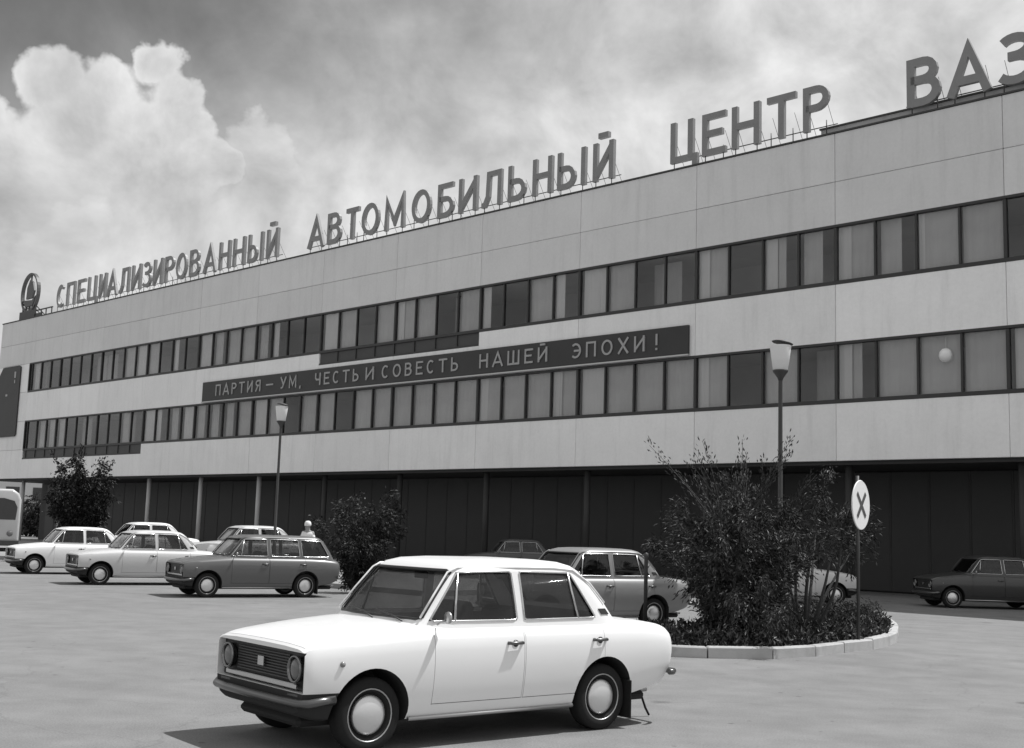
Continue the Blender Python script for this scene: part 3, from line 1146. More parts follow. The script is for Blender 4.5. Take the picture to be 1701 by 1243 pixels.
def grow(poly, d):
    cx = sum(p[0] for p in poly) / len(poly); cy = sum(p[1] for p in poly) / len(poly)
    out = []
    for x, y in poly:
        l = math.hypot(x - cx, y - cy)
        out.append((x + (x - cx) / l * d, y + (y - cy) / l * d))
    return out


def boxmesh(*a):
    return MB().box(*a).mesh('cutter')


def split(body, bx, gap=.004):
    x0, x1, y0, y1, z0, z1 = bx
    piece = boolean(body, boxmesh(x0 + gap, x1 - gap, y0 + (gap if y0 < 0 else 0), y1 - (gap if y1 > 0 else 0), z0 + gap, z1 - (gap if z1 < .6 else 0)), 'INTERSECT')
    rest = boolean(body, boxmesh(*bx))
    return rest, piece


def paint_by_place(me, mats):
    """materials after the cuts: 0 paint, 1 underside / wheel wells / front darkened as shade, 2 cabin trim"""
    me.materials.clear()
    for mm in mats:
        me.materials.append(mm)
    for p in me.polygons:
        c, nrm = p.center, p.normal
        mi = 0
        for ax in (AX_F, AX_R):
            d = math.hypot(c.x - ax, c.z - .295)
            if d < ARCH + .012 and abs(nrm.y) < .5 and abs(c.y) > .38 and c.z < .66 and (nrm.x * (c.x - ax) + nrm.z * (c.z - .295)) < 0:
                mi = 1
            if d < ARCH + .02 and abs(c.y) < .5 and abs(nrm.y) > .7:
                mi = 1
        if nrm.z < -.75 and c.z < .46:
            mi = 1
        if abs(c.y) < .605 and -1.34 < c.x < .62 and c.z < .95 and c.z > .3 and (abs(nrm.y) > .7 or abs(nrm.x) > .7 or nrm.z > .7) and c.z < .93 and not (nrm.z < -.5):
            mi = 2
        if c.x > 1.5 and c.z < .46:  # lower front coloured dark in place of shade below the bumper
            mi = 1
        if c.x > 1.68 and abs(nrm.x) > .7 and .44 < c.z < .77 and c.x < 1.75:
            mi = 1
        p.material_index = mi
    me.polygons.foreach_set('use_smooth', [True] * len(me.polygons))
    me.set_sharp_from_angle(angle=R(32))


def make_wheel(parent, x, y, side):
    w = empty('wheel', (x, y, WH_R))
    w.parent = parent
    mb = MB().lathe([(.185, -.07), (.21, -.085), (.262, -.08), (.281, -.062), (.285, -.03), (.285, .03), (.281, .062), (.262, .08), (.21, .085), (.185, .07), (.185, -.07)], 36, 'Y', caps=False)
    mb.build('tyre', M['tyre'], w)
    s = side
    prof = [(.19, -.05 * s), (.195, .072 * s), (.185, .074 * s), (.172, .05 * s), (.165, .035 * s), (.11, .045 * s), (.0, .045 * s)]
    mb = MB().lathe(prof, 32, 'Y')
    mb.build('rim', M['wheel_rim'], w)
    mb = MB().lathe([(.152, .040 * s), (.151, .056 * s), (.142, .070 * s), (.115, .086 * s), (.07, .098 * s), (.03, .103 * s), (.0, .104 * s)], 28, 'Y')
    mb.build('hubcap', M['hubcap_metal'], w)
    mb = MB().lathe([(.196, .068 * s), (.203, .08 * s), (.198, .084 * s), (.19, .079 * s), (.196, .068 * s)], 32, 'Y', caps=False)
    mb.build('trim_ring', M['dull_chrome'], w)
    return w


CAR_CACHE = {}


def make_car(kind, name='parked_car'):
    root = empty(name)
    body = body_mesh()
    for ax in (AX_F, AX_R):
        for s in (1, -1):
            cy = MB().lathe([(ARCH, .40), (ARCH, 1.0)] if s > 0 else [(ARCH, -1.0), (ARCH, -.40)], 44, 'Y', centre=(ax, 0, .295)).mesh('cutter')
            body = boolean(body, cy)
    xr_c = -1.32 if kind == 'sedan' else -1.9
    body = boolean(body, boxmesh(xr_c, .62, -.60, .60, .36, 1.3))
    body = boolean(body, boxmesh(1.725, 2.0, -.738, .738, .472, .766))
    body, valance = split(body, (1.46, 2.0, -1.0, 1.0, .0, .47), .0015)
    pieces = []
    for s in (1, -1):
        for (xa, xb) in ((-.265, .66), (-1.19, -.275)):
            y0, y1 = (.602, 1.0) if s > 0 else (-1.0, -.602)
            body, pc = split(body, (xa, xb, y0, y1, .335, 1.2), .005)
            pieces.append(('door', pc, s, xa, xb))
    body, hood = split(body, (.80, 1.775, -.685, .685, .768, 1.2), .005)
    lid = None
    if kind == 'sedan':
        body, lid = split(body, (-2.07, -1.50, -.66, .66, .80, 1.2))
    pm = [M['paint_white'], M['underside_and_shade'], M['seat_fabric']]
    paint_by_place(body, pm)
    obj('body', body, None, root)
    for nm, pc, s, xa, xb in pieces:
        paint_by_place(pc, pm)
        d = obj(nm, pc, None, root)
        # door handle: a bright flap in a dark recess
        hx = xa + (.11 if xa > -1 else .07)
        yb = .806 * s
        mb = MB()
        mb.tube([(hx - .085, yb - .012 * s, .79), (hx - .07, yb + .02 * s, .79), (hx + .05, yb + .022 * s, .79), (hx + .07, yb - .01 * s, .79)], .014, 8)
        mb.build('handle', M['bumper_metal'], d)
        mb = MB().lathe([(.03, -.004), (.028, .005), (.0, .005)], 16, 'Y', centre=(hx - .01, yb - .006 * s, .785))
        mb.build('handle_recess', M['black_plastic'], d)
    valance.materials.clear(); valance.materials.append(M['underside_and_shade']); obj('front_valance', valance, None, root)  # valance painted black to stand for the shade under the bumper
    paint_by_place(hood, pm); obj('hood', hood, None, root)
    if lid:
        paint_by_place(lid, pm); obj('boot_lid', lid, None, root)
    # cabin
    cab = gh_mesh(kind)
    cab = boolean(cab, gh_mesh(kind, .032, .2))
    for poly in SIDE_WIN[kind]:
        cab = boolean(cab, MB().prism(poly, -1.2, 1.2, 'Y').mesh('cutter'))
    xw0 = .14
    cab = boolean(cab, MB().prism(WIND, xw0, 1.4, 'X').mesh('cutter'))
    cab = boolean(cab, MB().prism(REARW, -2.6, -.72 if kind == 'sedan' else -1.45, 'X').mesh('cutter'))
    cab.materials.clear()
    for mm in (M['paint_white'], M['seat_fabric']):
        cab.materials.append(mm)
    for p in cab.polygons:
        c = p.center
        inside = (c.z > 1.1 and p.normal.z < -.5)
        p.material_index = 1 if inside else 0
    cab.polygons.foreach_set('use_smooth', [True] * len(cab.polygons))
    cab.set_sharp_from_angle(angle=R(34))
    obj('roof_and_pillars', cab, None, root)
    # glazing
    shell = boolean(gh_mesh(kind, .012), gh_mesh(kind, .019, .3))

    def glazing(nm, cutter):
        me = boolean(shell, cutter, 'INTERSECT')
        me.materials.clear(); me.materials.append(M['car_glass'])
        me.polygons.foreach_set('use_smooth', [True] * len(me.polygons))
        me.set_sharp_from_angle(angle=R(40))
        return obj(nm, me, None, root)
    glazing('windscreen', MB().prism(grow(WIND, .012), xw0 + .02, 1.4, 'X').mesh('cutter'))
    glazing('rear_window', MB().prism(grow(REARW, .012), -2.6, -.74 if kind == 'sedan' else -1.47, 'X').mesh('cutter'))
    for poly in SIDE_WIN[kind]:
        for s in (1, -1):
            gp = grow(poly, .012)
            glazing('side_window', MB().prism(gp, .3 if s > 0 else -1.2, 1.2 if s > 0 else -.3, 'Y').mesh('cutter'))
    # window trim
    for poly in SIDE_WIN[kind]:
        for s in (1, -1):
            pts = []
            for i in range(len(poly)):
                p0, p1 = poly[i], poly[(i + 1) % len(poly)]
                for t in (0.04, .25, .5, .75, .96):
                    x, z = p0[0] + (p1[0] - p0[0]) * t, p0[1] + (p1[1] - p0[1]) * t
                    pts.append((x, s * (gh_y(kind, x, z) + .001), z))
            MB().tube(pts, .009, 6, closed=True).build('window_trim', M['chrome'], root)
    for pts2, front in ((WIND, True), (REARW, False)):
        pts = []
        for i in range(4):
            p0, p1 = pts2[i], pts2[(i + 1) % 4]
            for t in (.04, .2, .4, .6, .8, .96):
                y, z = p0[0] + (p1[0] - p0[0]) * t, p0[1] + (p1[1] - p0[1]) * t
                pts.append((gh_x(kind, y, z, front) + (.001 if front else -.001), y, z))
        MB().tube(pts, .013, 6, closed=True).build('window_seal', M['black_plastic'], root)
    # quarter-light bars and roof gutter
    bars = [((.42, .975), (.345, 1.352))]
    if kind == 'sedan':
        bars.append(((-.93, .975), (-.85, 1.36)))
    for s in (1, -1):
        for (x0, z0), (x1, z1) in bars:
            MB().tube([(x0, s * gh_y(kind, x0, z0), z0), (x1, s * gh_y(kind, x1, z1), z1)], .012, 6).build('window_bar', M['chrome'], root)
        xe = -.98 if kind == 'sedan' else -1.66
        gp = [(.715, 1.0), (.57, 1.18), (.415, 1.36), (.33, 1.398), (-.3, 1.405), (-.7, 1.402), (xe + .06, 1.385)]
        if kind == 'sedan':
            gp += [(-1.12, 1.27), (-1.28, 1.10)]
        MB().tube([(x, s * (gh_y(kind, x, z) + .008), z) for x, z in gp], .009, 6).build('roof_gutter', M['paint_white'], root)
        if kind == 'sedan':
            # dark ventilation grille at the foot of the rear pillar
            q = [(-1.215, 1.0), (-1.18, 1.05), (-1.275, 1.05), (-1.315, 1.0)]
            mb = MB()
            b = len(mb.v)
            for off in (-.004, .006):
                for x, z in q:
                    mb.v.append((x, s * (gh_y(kind, x, z) + off), z))
            mb.face((0, 1, 2, 3)); mb.face((7, 6, 5, 4))
            for i in range(4):
                j = (i + 1) % 4
                mb.face((i, j, 4 + j, 4 + i))
            mb.build('pillar_vent', M['black_plastic'], root)
    # interior
    mb = MB(); mb.bevbox(-.62 + .62, .5, -.58, .58, .40, .42, .002)
    seat = MB()
    seat.bevbox(-.28, .25, -.24, .24, .42, .62, .05)
    mtx = Matrix.Translation((-.3, 0, .6)) @ Matrix.Rotation(R(-14), 4, 'Y')
    q = MB().bevbox(-.07, .07, -.23, .23, -.05, .48, .05)
    b = len(seat.v)
    seat.v += [tuple(mtx @ Vector(v)) for v in q.v]
    for f in q.f:
        seat.face(tuple(i + b for i in f))
    sm_ = seat.mesh('seat', [M['seat_fabric']])
    for y in (.33, -.33):
        obj('seat', sm_, None, root, (0.05, y, 0))
    rs = MB()
    rs.bevbox(-1.28, -.78, -.58, .58, .42, .66, .05)
    mtx = Matrix.Translation((-1.2, 0, .62)) @ Matrix.Rotation(R(-16), 4, 'Y')
    q = MB().bevbox(-.07, .07, -.58, .58, -.05, .44, .05)
    b = len(rs.v)
    rs.v += [tuple(mtx @ Vector(v)) for v in q.v]
    for f in q.f:
        rs.face(tuple(i + b for i in f))
    rs.build('rear_seat', M['seat_fabric'], root)
    MB().bevbox(.40, .72, -.59, .59, .72, .955, .04).build('dashboard', M['black_plastic'], root)
    st = MB().tube([(.30 + .05 * math.sin(t), .33 + .185 * math.cos(t), .93 + .175 * math.sin(t)) for t in [2 * math.pi * i / 28 for i in range(28)]], .012, 6, closed=True)
    st.tube([(.30, .15, .93), (.30, .51, .93)], .012, 6); st.tube([(.30, .33, .93), (.5, .33, .8)], .02, 6)
    st.build('steering_wheel', M['black_plastic'], root)
    MB().bevbox(.27, .29, -.1, .1, 1.285, 1.345, .008).build('rear_view_mirror', M['black_plastic'], root)
    # front end
    gm = MB().bevbox(1.728, 1.742, -.732, .732, .477, .761, .003)  # grille black, widened so its colour carries the shade of the car front
    gm.build('grille_backing', M['grille_black'], root)
    bar = MB().bevbox(-.007, .007, -.44, .44, -.0055, .0055, .002).mesh('grille_bar', [M['grille_bar_metal']])
    for k in range(9):
        obj('grille_bar', bar, None, root, (1.758, 0, .553 + k * .0215))
    MB().bevbox(1.765, 1.79, -.60, .60, .492, .53, .006).build('grille_strip', M['chrome'], root)
    mb = MB().prism([(-.05, -.035), (.05, -.035), (.05, .035), (-.05, .035)], 1.772, 1.784, 'X')
    mb.v = [(x, y, z + .645) for x, y, z in mb.v]
    mb.build('badge', M['chrome'], root)
    for y in (.575, -.575):
        h = empty('headlight', (1.76, y, .637)); h.parent = root
        MB().lathe([(.085, -.02), (.098, .0), (.103, .03), (.098, .044), (.088, .042), (.084, .02), (.085, -.02)], 28, 'X', caps=False).build('headlight_ring', M['lamp_ring_metal'], h)
        MB().lathe([(.086, .008), (.075, .028), (.05, .038), (.02, .042), (.0, .042)], 24, 'X').build('headlight_lens', M['lens'], h)
        ind = MB().bevbox(1.775, 1.80, y - .09, y + .09, .435, .467, .008)
        ind.build('turn_signal', M['amber'], root)
    # bumpers
    fb = MB()
    pts = [(1.56, -.80, .425), (1.68, -.81, .42), (1.77, -.785, .405), (1.82, -.71, .40), (1.845, -.45, .40), (1.855, 0, .40), (1.845, .45, .40), (1.82, .71, .40), (1.77, .785, .405), (1.68, .81, .42), (1.56, .80, .425)]
    ribbon_bar(fb, pts, .066, .026)
    fb.build('front_bumper', M['bumper_metal'], root)
    rb = MB()
    pts = [(-2.02, .78, .47), (-2.10, .76, .465), (-2.18, .70, .46), (-2.20, 0, .46), (-2.18, -.70, .46), (-2.10, -.76, .465), (-2.02, -.78, .47)]
    ribbon_bar(rb, pts, .055, .024)
    rb.build('rear_bumper', M['bumper_metal'], root)
    for y in (.6, -.6):
        MB().bevbox(-2.118, -2.09, y - .1, y + .1, .60, .74, .01).build('tail_light', M['amber'], root)
    # under-parts
    MB().bevbox(-2.0, 1.7, -.5, .5, .19, .27, .03).build('floor_pan', M['underside_and_shade'], root)
    MB().tube([(.3, -.2, .2), (-1.0, -.22, .2), (-1.4, .35, .24), (-2.08, .42, .27)], .024, 8).build('exhaust_pipe', M['dull_chrome'], root)
    for s in (1, -1):
        MB().bevbox(-1.52, -1.50, s * .70 - .11, s * .70 + .11, .09, .42, .006).build('mud_flap', M['tyre'], root)
        MB().tube([(.86, s * .74, .235), (-.86, s * .74, .235)], .018, 6).build('sill_trim', M['dull_chrome'], root)
        mk = MB().lathe([(.022, 0), (.02, .012 * s), (.0, .016 * s)], 12, 'Y', centre=(1.50, s * .787, .68))
        mk.build('side_marker', M['amber'], root)
        # wipers
    for y0 in (.05, .48):
        pts = [(gh_x(kind, y0, .96) + .03, y0, .965), (gh_x(kind, y0 - .2, .985) + .018, y0 - .2, 1.0), (gh_x(kind, y0 - .45, 1.0) + .016, y0 - .45, 1.03)]
        MB().tube(pts, .007, 5).build('wiper', M['black_plastic'], root)
    # door mirror on the driver's side
    mr = MB()
    mr.tube([(.60, .73, .95), (.58, .81, .99)], .008, 6)
    mr.lathe([(.0, -.012), (.04, -.01), (.05, .0), (.048, .012), (.0, .014)], 16, 'X', centre=(.57, .84, 1.01))
    mr.build('door_mirror', M['dull_chrome'], root)
    for ax in (AX_F, AX_R):
        for s in (1, -1):
            make_wheel(root, ax, .665 * s, s)
    return root


def ribbon_bar(mb, pts, h, t):
    """bumper blade: a rounded vertical strip swept along a 3D path"""
    P = [Vector(p) for p in pts]
    k = len(P)
    prof = [(-t / 2, -h / 2 + .01), (t * .2, -h / 2), (t * .8, -h / 4), (t, 0), (t * .8, h / 4), (t * .2, h / 2), (-t / 2, h / 2 - .01)]
    b = len(mb.v)
    for i in range(k):
        d = (P[min(i + 1, k - 1)] - P[max(i - 1, 0)]).normalized()
        nrm = Vector((d.y, -d.x, 0)).normalized()
        for (o, z) in prof:
            mb.v.append(tuple(P[i] + nrm * o + Vector((0, 0, z))))
    m_ = len(prof)
    for i in range(k - 1):
        for j in range(m_):
            j2 = (j + 1) % m_
            mb.face((b + i * m_ + j, b + i * m_ + j2, b + (i + 1) * m_ + j2, b + (i + 1) * m_ + j), 0, j2 != 0)
    mb.face(tuple(b + j for j in range(m_)))
    mb.face(tuple(b + (k - 1) * m_ + j for j in reversed(range(m_))))


PAINTED = ('body', 'door', 'hood', 'boot_lid', 'roof_and_pillars', 'roof_gutter')


def repaint(root, paint):
    for ch in root.children:
        if ch.name.split('.')[0] in PAINTED:
            ch.material_slots[0].link = 'OBJECT'
            ch.material_slots[0].material = M[paint]


def place_car(root, x, y, fwd_az, z=0.0, sc=1.0):
    """fwd_az: compass direction (deg, clockwise from +Y) the nose points to"""
    root.location = (x, y, z)
    root.rotation_euler = (0, 0, R(90 - fwd_az))
    root.scale = (sc, sc, sc * 1.01)
    return root


sedan = make_car('sedan')
wagon = make_car('wagon')
G_ROW = 'cars parked in front of the building'
place_car(sedan, -.521, 10.875, 231.8)
tag(sedan, 'white four door saloon car in the foreground facing left', 'car')
strap = MB().tube([(-2.06, .30, .30), (-2.12, .32, .2), (-2.16, .34, .08), (-2.20, .35, .012)], .011, 6)
strap.build('earthing_strap', M['tyre'], sedan)


def saloon(paint, label, x, y, az, z=0.0, sc=1.0):
    c = copy_tree(sedan)
    for ch in list(c.children):
        if ch.name.startswith('earthing_strap'):
            bpy.data.objects.remove(ch)
    repaint(c, paint)
    place_car(c, x, y, az, z, sc)
    tag(c, label, 'car', G_ROW)
    return c


saloon('paint_white', 'white saloon car leftmost in the parked row', -14.0, 39.1, 237)
saloon('paint_pale', 'pale saloon car between the leftmost white car and the dark estate car', -10.2, 33.9, 238)
place_car(wagon, -6.3, 29.8, 239)
repaint(wagon, 'paint_mid')
tag(wagon, 'dark estate car with a long roof at the right end of the left parked row', 'car', G_ROW)
saloon('paint_pale', 'pale saloon car half hidden behind the dark estate car', -8.97, 41.7, 239, .14, 1.05)
saloon('paint_white', 'white saloon car on the pavement behind the pale saloon, mostly hidden', -14.4, 47.6, 239, .14, 1.05)
saloon('paint_grey', 'grey saloon car partly hidden behind the foreground car and the shrubs', 1.4, 23.2, 240)
saloon('paint_pale', 'pale saloon car facing right behind the shrubs by the building', 8.1, 35.0, 96)
saloon('paint_dark', 'dark saloon car in the shade at the right edge', 13.8, 35.2, 268)
saloon('paint_dark', 'dark saloon car in the shade under the building, seen over the foreground roof', .2, 47.5, 262)

# ------------------------------------------------------------------ bus at the far left
bus = empty('parked_bus', (-24.05, 56.6, 0.0), R(-68))        # local +x is the nose
tag(bus, 'pale bus with a dark rounded windscreen at the left edge', 'bus')
BW2, BL, BH = 1.25, 8.0, 3.05
sec = [(-BW2, .42), (BW2, .42), (BW2, 2.55), (BW2 - .12, 2.85), (BW2 - .4, BH), (-BW2 + .4, BH), (-BW2 + .12, 2.85), (-BW2, 2.55)]
mb = MB().prism(sec, -BL, 0, 'X')
bb = mb.mesh('bus_body')
bb = evaluated(bb, [('BEVEL', dict(width=.12, segments=3, limit_method='ANGLE', angle_limit=R(50)))])
bb.materials.append(M['bus_paint'])
bb.polygons.foreach_set('use_smooth', [True] * len(bb.polygons)); bb.set_sharp_from_angle(angle=R(35))
obj('body', bb, None, bus)
wsp = [(-1.05, 1.62), (1.05, 1.62), (1.1, 2.2), (.95, 2.5), (.5, 2.62), (-.5, 2.62), (-.95, 2.5), (-1.1, 2.2)]
MB().prism(wsp, -.01, .02, 'X').build('windscreen', M['dark_panel'], bus)
MB().box(.021, .04, -.02, .02, 1.64, 2.6).build('windscreen_bar', M['paint_pale'], bus)
MB().bevbox(-.02, .1, -1.27, 1.27, .42, .68, .03).build('bumper', M['dark_metal'], bus)
for y in (.85, -.85):
    MB().lathe([(.14, -.01), (.13, .04), (.0, .05)], 20, 'X', centre=(.0, y, .98)).build('headlight', M['lens'], bus)
wm = MB().bevbox(-.55, .55, -.012, .012, -.36, .36, .01).mesh('side_window', [M['dark_panel']])
for s in (1, -1):
    for k in range(6):
        obj('side_window', wm, None, bus, (-.9 - k * 1.22, s * 1.252, 2.05))
    for x in (-1.4, -6.0):
        MB().lathe([(.0, -.12), (.3, -.12), (.46, -.1), (.48, 0), (.46, .1), (.3, .12), (.0, .12)], 28, 'Y', centre=(x, s * 1.14, .48)).build('wheel', M['tyre'], bus)

# pale house far beyond the left end of the building
hs = empty('far_house', (-56.5, 146, 0), R(22))
tag(hs, 'far pale house with dark windows seen past the end of the office building', 'house')
wm_ = MB()
wins = [(-9 + 3.0 * k, z) for k in range(7) for z in (1.6, 4.6)]
wm_.box(-10.5, 10.5, 0, 9, 0, 7.4)
wm_.build('wall', M['paint_pale'], hs)
pn = MB().box(-.75, .75, -.06, -.002, -.8, .8).mesh('window', [M['dark_panel']])
for x, z in wins:
    obj('window', pn, None, hs, (x, 0, z))
MB().prism([(-.6, 7.401), (9.6, 7.401), (4.5, 9.4)], -10.9, 10.9, 'X').build('roof', M['dark_metal'], hs)

# ------------------------------------------------------------------ planting island with kerb stones
ISL = [(1.0, 18.25), (1.8, 18.0), (2.55, 17.88), (3.2, 17.85), (4.1, 18.08), (4.8, 18.7), (5.35, 19.37), (5.95, 20.0), (6.44, 20.74), (6.95, 21.7), (7.35, 22.9), (7.75, 24.1), (8.06, 25.3),
       (8.35, 26.7), (8.55, 28.1), (8.6, 29.3), (8.3, 30.1), (7.7, 30.2), (7.1, 29.4), (6.4, 27.6), (5.6, 25.4), (4.7, 23.4), (3.5, 21.6), (2.2, 20.2), (1.2, 19.2), (.85, 18.6)]


def resample(poly, step):
    pts = [Vector((x, y)) for x, y in poly] + [Vector(poly[0])]
    # Catmull-Rom closed smooth
    P = pts[:-1]
    k = len(P)
    dense = []
    for i in range(k):
        p0, p1, p2, p3 = P[i - 1], P[i], P[(i + 1) % k], P[(i + 2) % k]
        for t in (0, .25, .5, .75):
            dense.append(.5 * ((2 * p1) + (p2 - p0) * t + (2 * p0 - 5 * p1 + 4 * p2 - p3) * t * t + (3 * p1 - p0 - 3 * p2 + p3) * t ** 3))
    L = [0]
    dd = dense + [dense[0]]
    for i in range(len(dense)):
        L.append(L[-1] + (dd[i + 1] - dd[i]).length)
    n_ = int(L[-1] / step)
    out = []
    for q in range(n_):
        s = L[-1] * q / n_
        for i in range(len(dense)):
            if L[i] <= s <= L[i + 1]:
                t = (s - L[i]) / (L[i + 1] - L[i])
                out.append(dd[i].lerp(dd[i + 1], t)); break
    return out


kerb = empty('kerb', (0, 0, 0))
tag(kerb, 'pale stone kerb round the planted island', kind='structure')
ko = resample(ISL, .98)
krng = random.Random(4)
nk = len(ko)
cen = Vector((5.0, 23.0))
for i in range(nk):
    p0, p1 = ko[i], ko[(i + 1) % nk]
    d_ = (p1 - p0); ln = d_.length; d_.normalize()
    nin = Vector((-d_.y, d_.x))                 # inward (polygon runs counter-clockwise)
    o_ = d_ * .012
    w_, h_ = .17, .17 + krng.uniform(-.012, .012)
    q = [p0 + o_, p1 - o_, p1 - o_ * 2 + nin * w_, p0 + o_ * 2 + nin * w_]
    mb = MB()
    c_ = .02
    q2 = [p0 + o_ + d_ * c_ + nin * c_, p1 - o_ - d_ * c_ + nin * c_, p1 - o_ * 2 - d_ * c_ + nin * (w_ - c_), p0 + o_ * 2 + d_ * c_ + nin * (w_ - c_)]
    for ring_, z in ((q, -.1), (q, h_ - c_), (q2, h_)):
        for v in ring_:
            mb.v.append((v.x, v.y, z))
    for r_ in range(2):
        for e in range(4):
            e2 = (e + 1) % 4
            mb.face((r_ * 4 + e, r_ * 4 + e2, r_ * 4 + 4 + e2, r_ * 4 + 4 + e))
    mb.face((8, 9, 10, 11))
    mb.build('kerb_stone', M['concrete'], kerb)

isl = MB()
inner = resample(ISL, .5)
ci = []
for i in range(len(inner)):
    a_, b_ = inner[i - 1], inner[(i + 1) % len(inner)]
    t = (b_ - a_).normalized()
    ci.append(inner[i] + Vector((-t.y, t.x)) * .16)
isl.v += [(v.x, v.y, .10) for v in ci]
isl.face(tuple(range(len(ci))))
so = isl.build('island_soil', M['soil'])
tag(so, 'dark soil of the planted island', kind='structure')


def inside(p, poly):
    x, y = p
    res = False
    j = len(poly) - 1
    for i in range(len(poly)):
        xi, yi = poly[i]; xj, yj = poly[j]
        if (yi > y) != (yj > y) and x < (xj - xi) * (y - yi) / (yj - yi) + xi:
            res = not res
        j = i
    return res


# ------------------------------------------------------------------ foliage
class Leaves:
    def __init__(self):
        self.v, self.f = [], []

    def leaf(self, p, d, ln, wd, rnd):
        d = d.normalized()
        side = d.cross(Vector((rnd.uniform(-1, 1), rnd.uniform(-1, 1), rnd.uniform(-.3, 1)))).normalized()
        b = len(self.v)
        up_ = side.cross(d) * (ln * .08)
        self.v += [tuple(p), tuple(p + d * ln * .5 + side * wd * .5 + up_), tuple(p + d * ln), tuple(p + d * ln * .5 - side * wd * .5 + up_)]
        self.f.append((b, b + 1, b + 2, b + 3))

    def mesh(self, name, material):
        me = bpy.data.meshes.new(name)
        me.from_pydata(self.v, [], self.f)
        me.materials.append(material)
        me.update()
        return me


def rvec(rnd):
    while True:
        v = Vector((rnd.uniform(-1, 1), rnd.uniform(-1, 1), rnd.uniform(-1, 1)))
        if .05 < v.length < 1: return v


def shrub(name, loc, stems, height, spread, leaves, seed, matname, label, cat, group=None, droop=.5, llen=.095, lw=.022, low=.08, bare_top=0, clump=.22, first=2):
    """many stemmed shrub: thing > trunk (limbs), crown (leaves)"""
    rnd = random.Random(seed)
    root = empty(name, loc)
    tag(root, label, cat, group)
    tr = MB(); lf = Leaves()
    twigs = []
    for k in range(stems):
        an = 2 * math.pi * (k + rnd.uniform(-.3, .3)) / stems
        rad = spread * (rnd.uniform(.25, 1.0) ** .7)
        h = height * rnd.uniform(.62, 1.0) * (1 - .25 * (rad / spread) ** 2)
        b0 = Vector((math.cos(an) * rad * .15, math.sin(an) * rad * .15, 0))
        pts, rr = [], []
        n_ = 7
        wob = Vector((rnd.uniform(-.15, .15), rnd.uniform(-.15, .15), 0))
        for i in range(n_ + 1):
            t = i / n_
            p = b0 + Vector((math.cos(an) * rad * t ** 1.25, math.sin(an) * rad * t ** 1.25, h * (t - droop * .25 * max(0, t - .6) ** 1.2))) + wob * math.sin(t * 5)
            pts.append(p); rr.append(.035 * (1 - t) + .006)
        tr.tube(pts, rr, 5)
        twigs.append(pts)
        for i in range(first, n_ + 1):
            for _ in range(3):
                d = (rvec(rnd) + Vector((math.cos(an), math.sin(an), .2)) * .6).normalized()
                ln = rnd.uniform(.3, .75) * spread * .45
                q = []
                for u in range(4):
                    t = u / 3
                    q.append(pts[i] + d * ln * t + Vector((0, 0, -droop * ln * t * t * .8)))
                tr.tube(q, [.010, .008, .006, .004], 4)
                twigs.append(q)
    tot = sum(len(t) for t in twigs)
    for tw in twigs:
        cnt = max(3, int(leaves * len(tw) / tot))
        for _ in range(cnt):
            t = rnd.uniform(low if len(tw) > 5 else 0, 1)
            f = t * (len(tw) - 1); i = min(int(f), len(tw) - 2)
            p = tw[i].lerp(tw[i + 1], f - i)
            d = (tw[i + 1] - tw[i]).normalized() + rvec(rnd) * .9 + Vector((0, 0, -droop * .6))
            p = p + rvec(rnd) * clump * rnd.uniform(.2, 1)
            if p.z < .05: p.z = .05 + rnd.uniform(0, .1)
            lf.leaf(p, d, llen * rnd.uniform(.6, 1.3), lw * rnd.uniform(.7, 1.3), rnd)
    for _ in range(bare_top):
        # long thin shoots standing clear of the crown
        an = rnd.uniform(0, 2 * math.pi)
        r0 = rnd.uniform(0, .65) * spread
        p0 = Vector((math.cos(an) * r0, math.sin(an) * r0, height * .6))
        lean = Vector((math.cos(an) * .5 + rnd.uniform(-.25, .25), math.sin(an) * .5, 1)).normalized()
        ln = height * rnd.uniform(.28, .5)
        q = [p0 + lean * ln * t + Vector((math.cos(an), math.sin(an), 0)) * .25 * t * t for t in (0, .25, .5, .75, 1)]
        tr.tube(q, [.009, .007, .006, .004, .003], 4)
        for _ in range(95):
            t = rnd.uniform(.1, 1); f = t * 4; i = min(int(f), 3)
            p = q[i].lerp(q[i + 1], f - i) + rvec(rnd) * .11
            lf.leaf(p, lean + rvec(rnd) * .7, llen * rnd.uniform(.5, 1.0), lw, rnd)
    tr.build('trunk', M['bark'], root, fix=False)
    obj('crown', lf.mesh('crown', M[matname]), None, root)
    return root


G_SH = 'shrubs on the planted island'
shrub('willow_shrub', (3.45, 19.3, .1), 11, 2.5, .72, 8500, 21, 'leaf_dark', 'low leafy shrub at the left end of the planted island', 'shrub', G_SH, .4)
shrub('willow_shrub', (3.85, 19.9, .1), 12, 3.1, 1.15, 12500, 22, 'leaf_dark', 'tallest shrub of the island with bare shoots rising above it', 'shrub', G_SH, .35, bare_top=15)
shrub('willow_shrub', (4.25, 20.4, .1), 13, 2.9, .62, 9000, 23, 'leaf_dark', 'dense shrub in front of the right lamp post', 'shrub', G_SH, .7, bare_top=3)
shrub('willow_shrub', (5.2, 21.3, .1), 10, 3.3, 1.3, 6500, 26, 'leaf_dark', 'arching shrub with long drooping branches beside the round sign', 'shrub', G_SH, .35, low=.66, clump=.18, first=5)
shrub('willow_shrub', (3.8, 18.9, .1), 9, 1.3, .7, 4500, 24, 'leaf_dark', 'short shrub spilling towards the kerb in the middle of the island', 'shrub', G_SH, .7)
shrub('willow_shrub', (6.7, 25.6, .1), 8, .55, .8, 2500, 25, 'leaf_dark', 'small low shrub deep in the island behind the round sign', 'shrub', G_SH, .6)
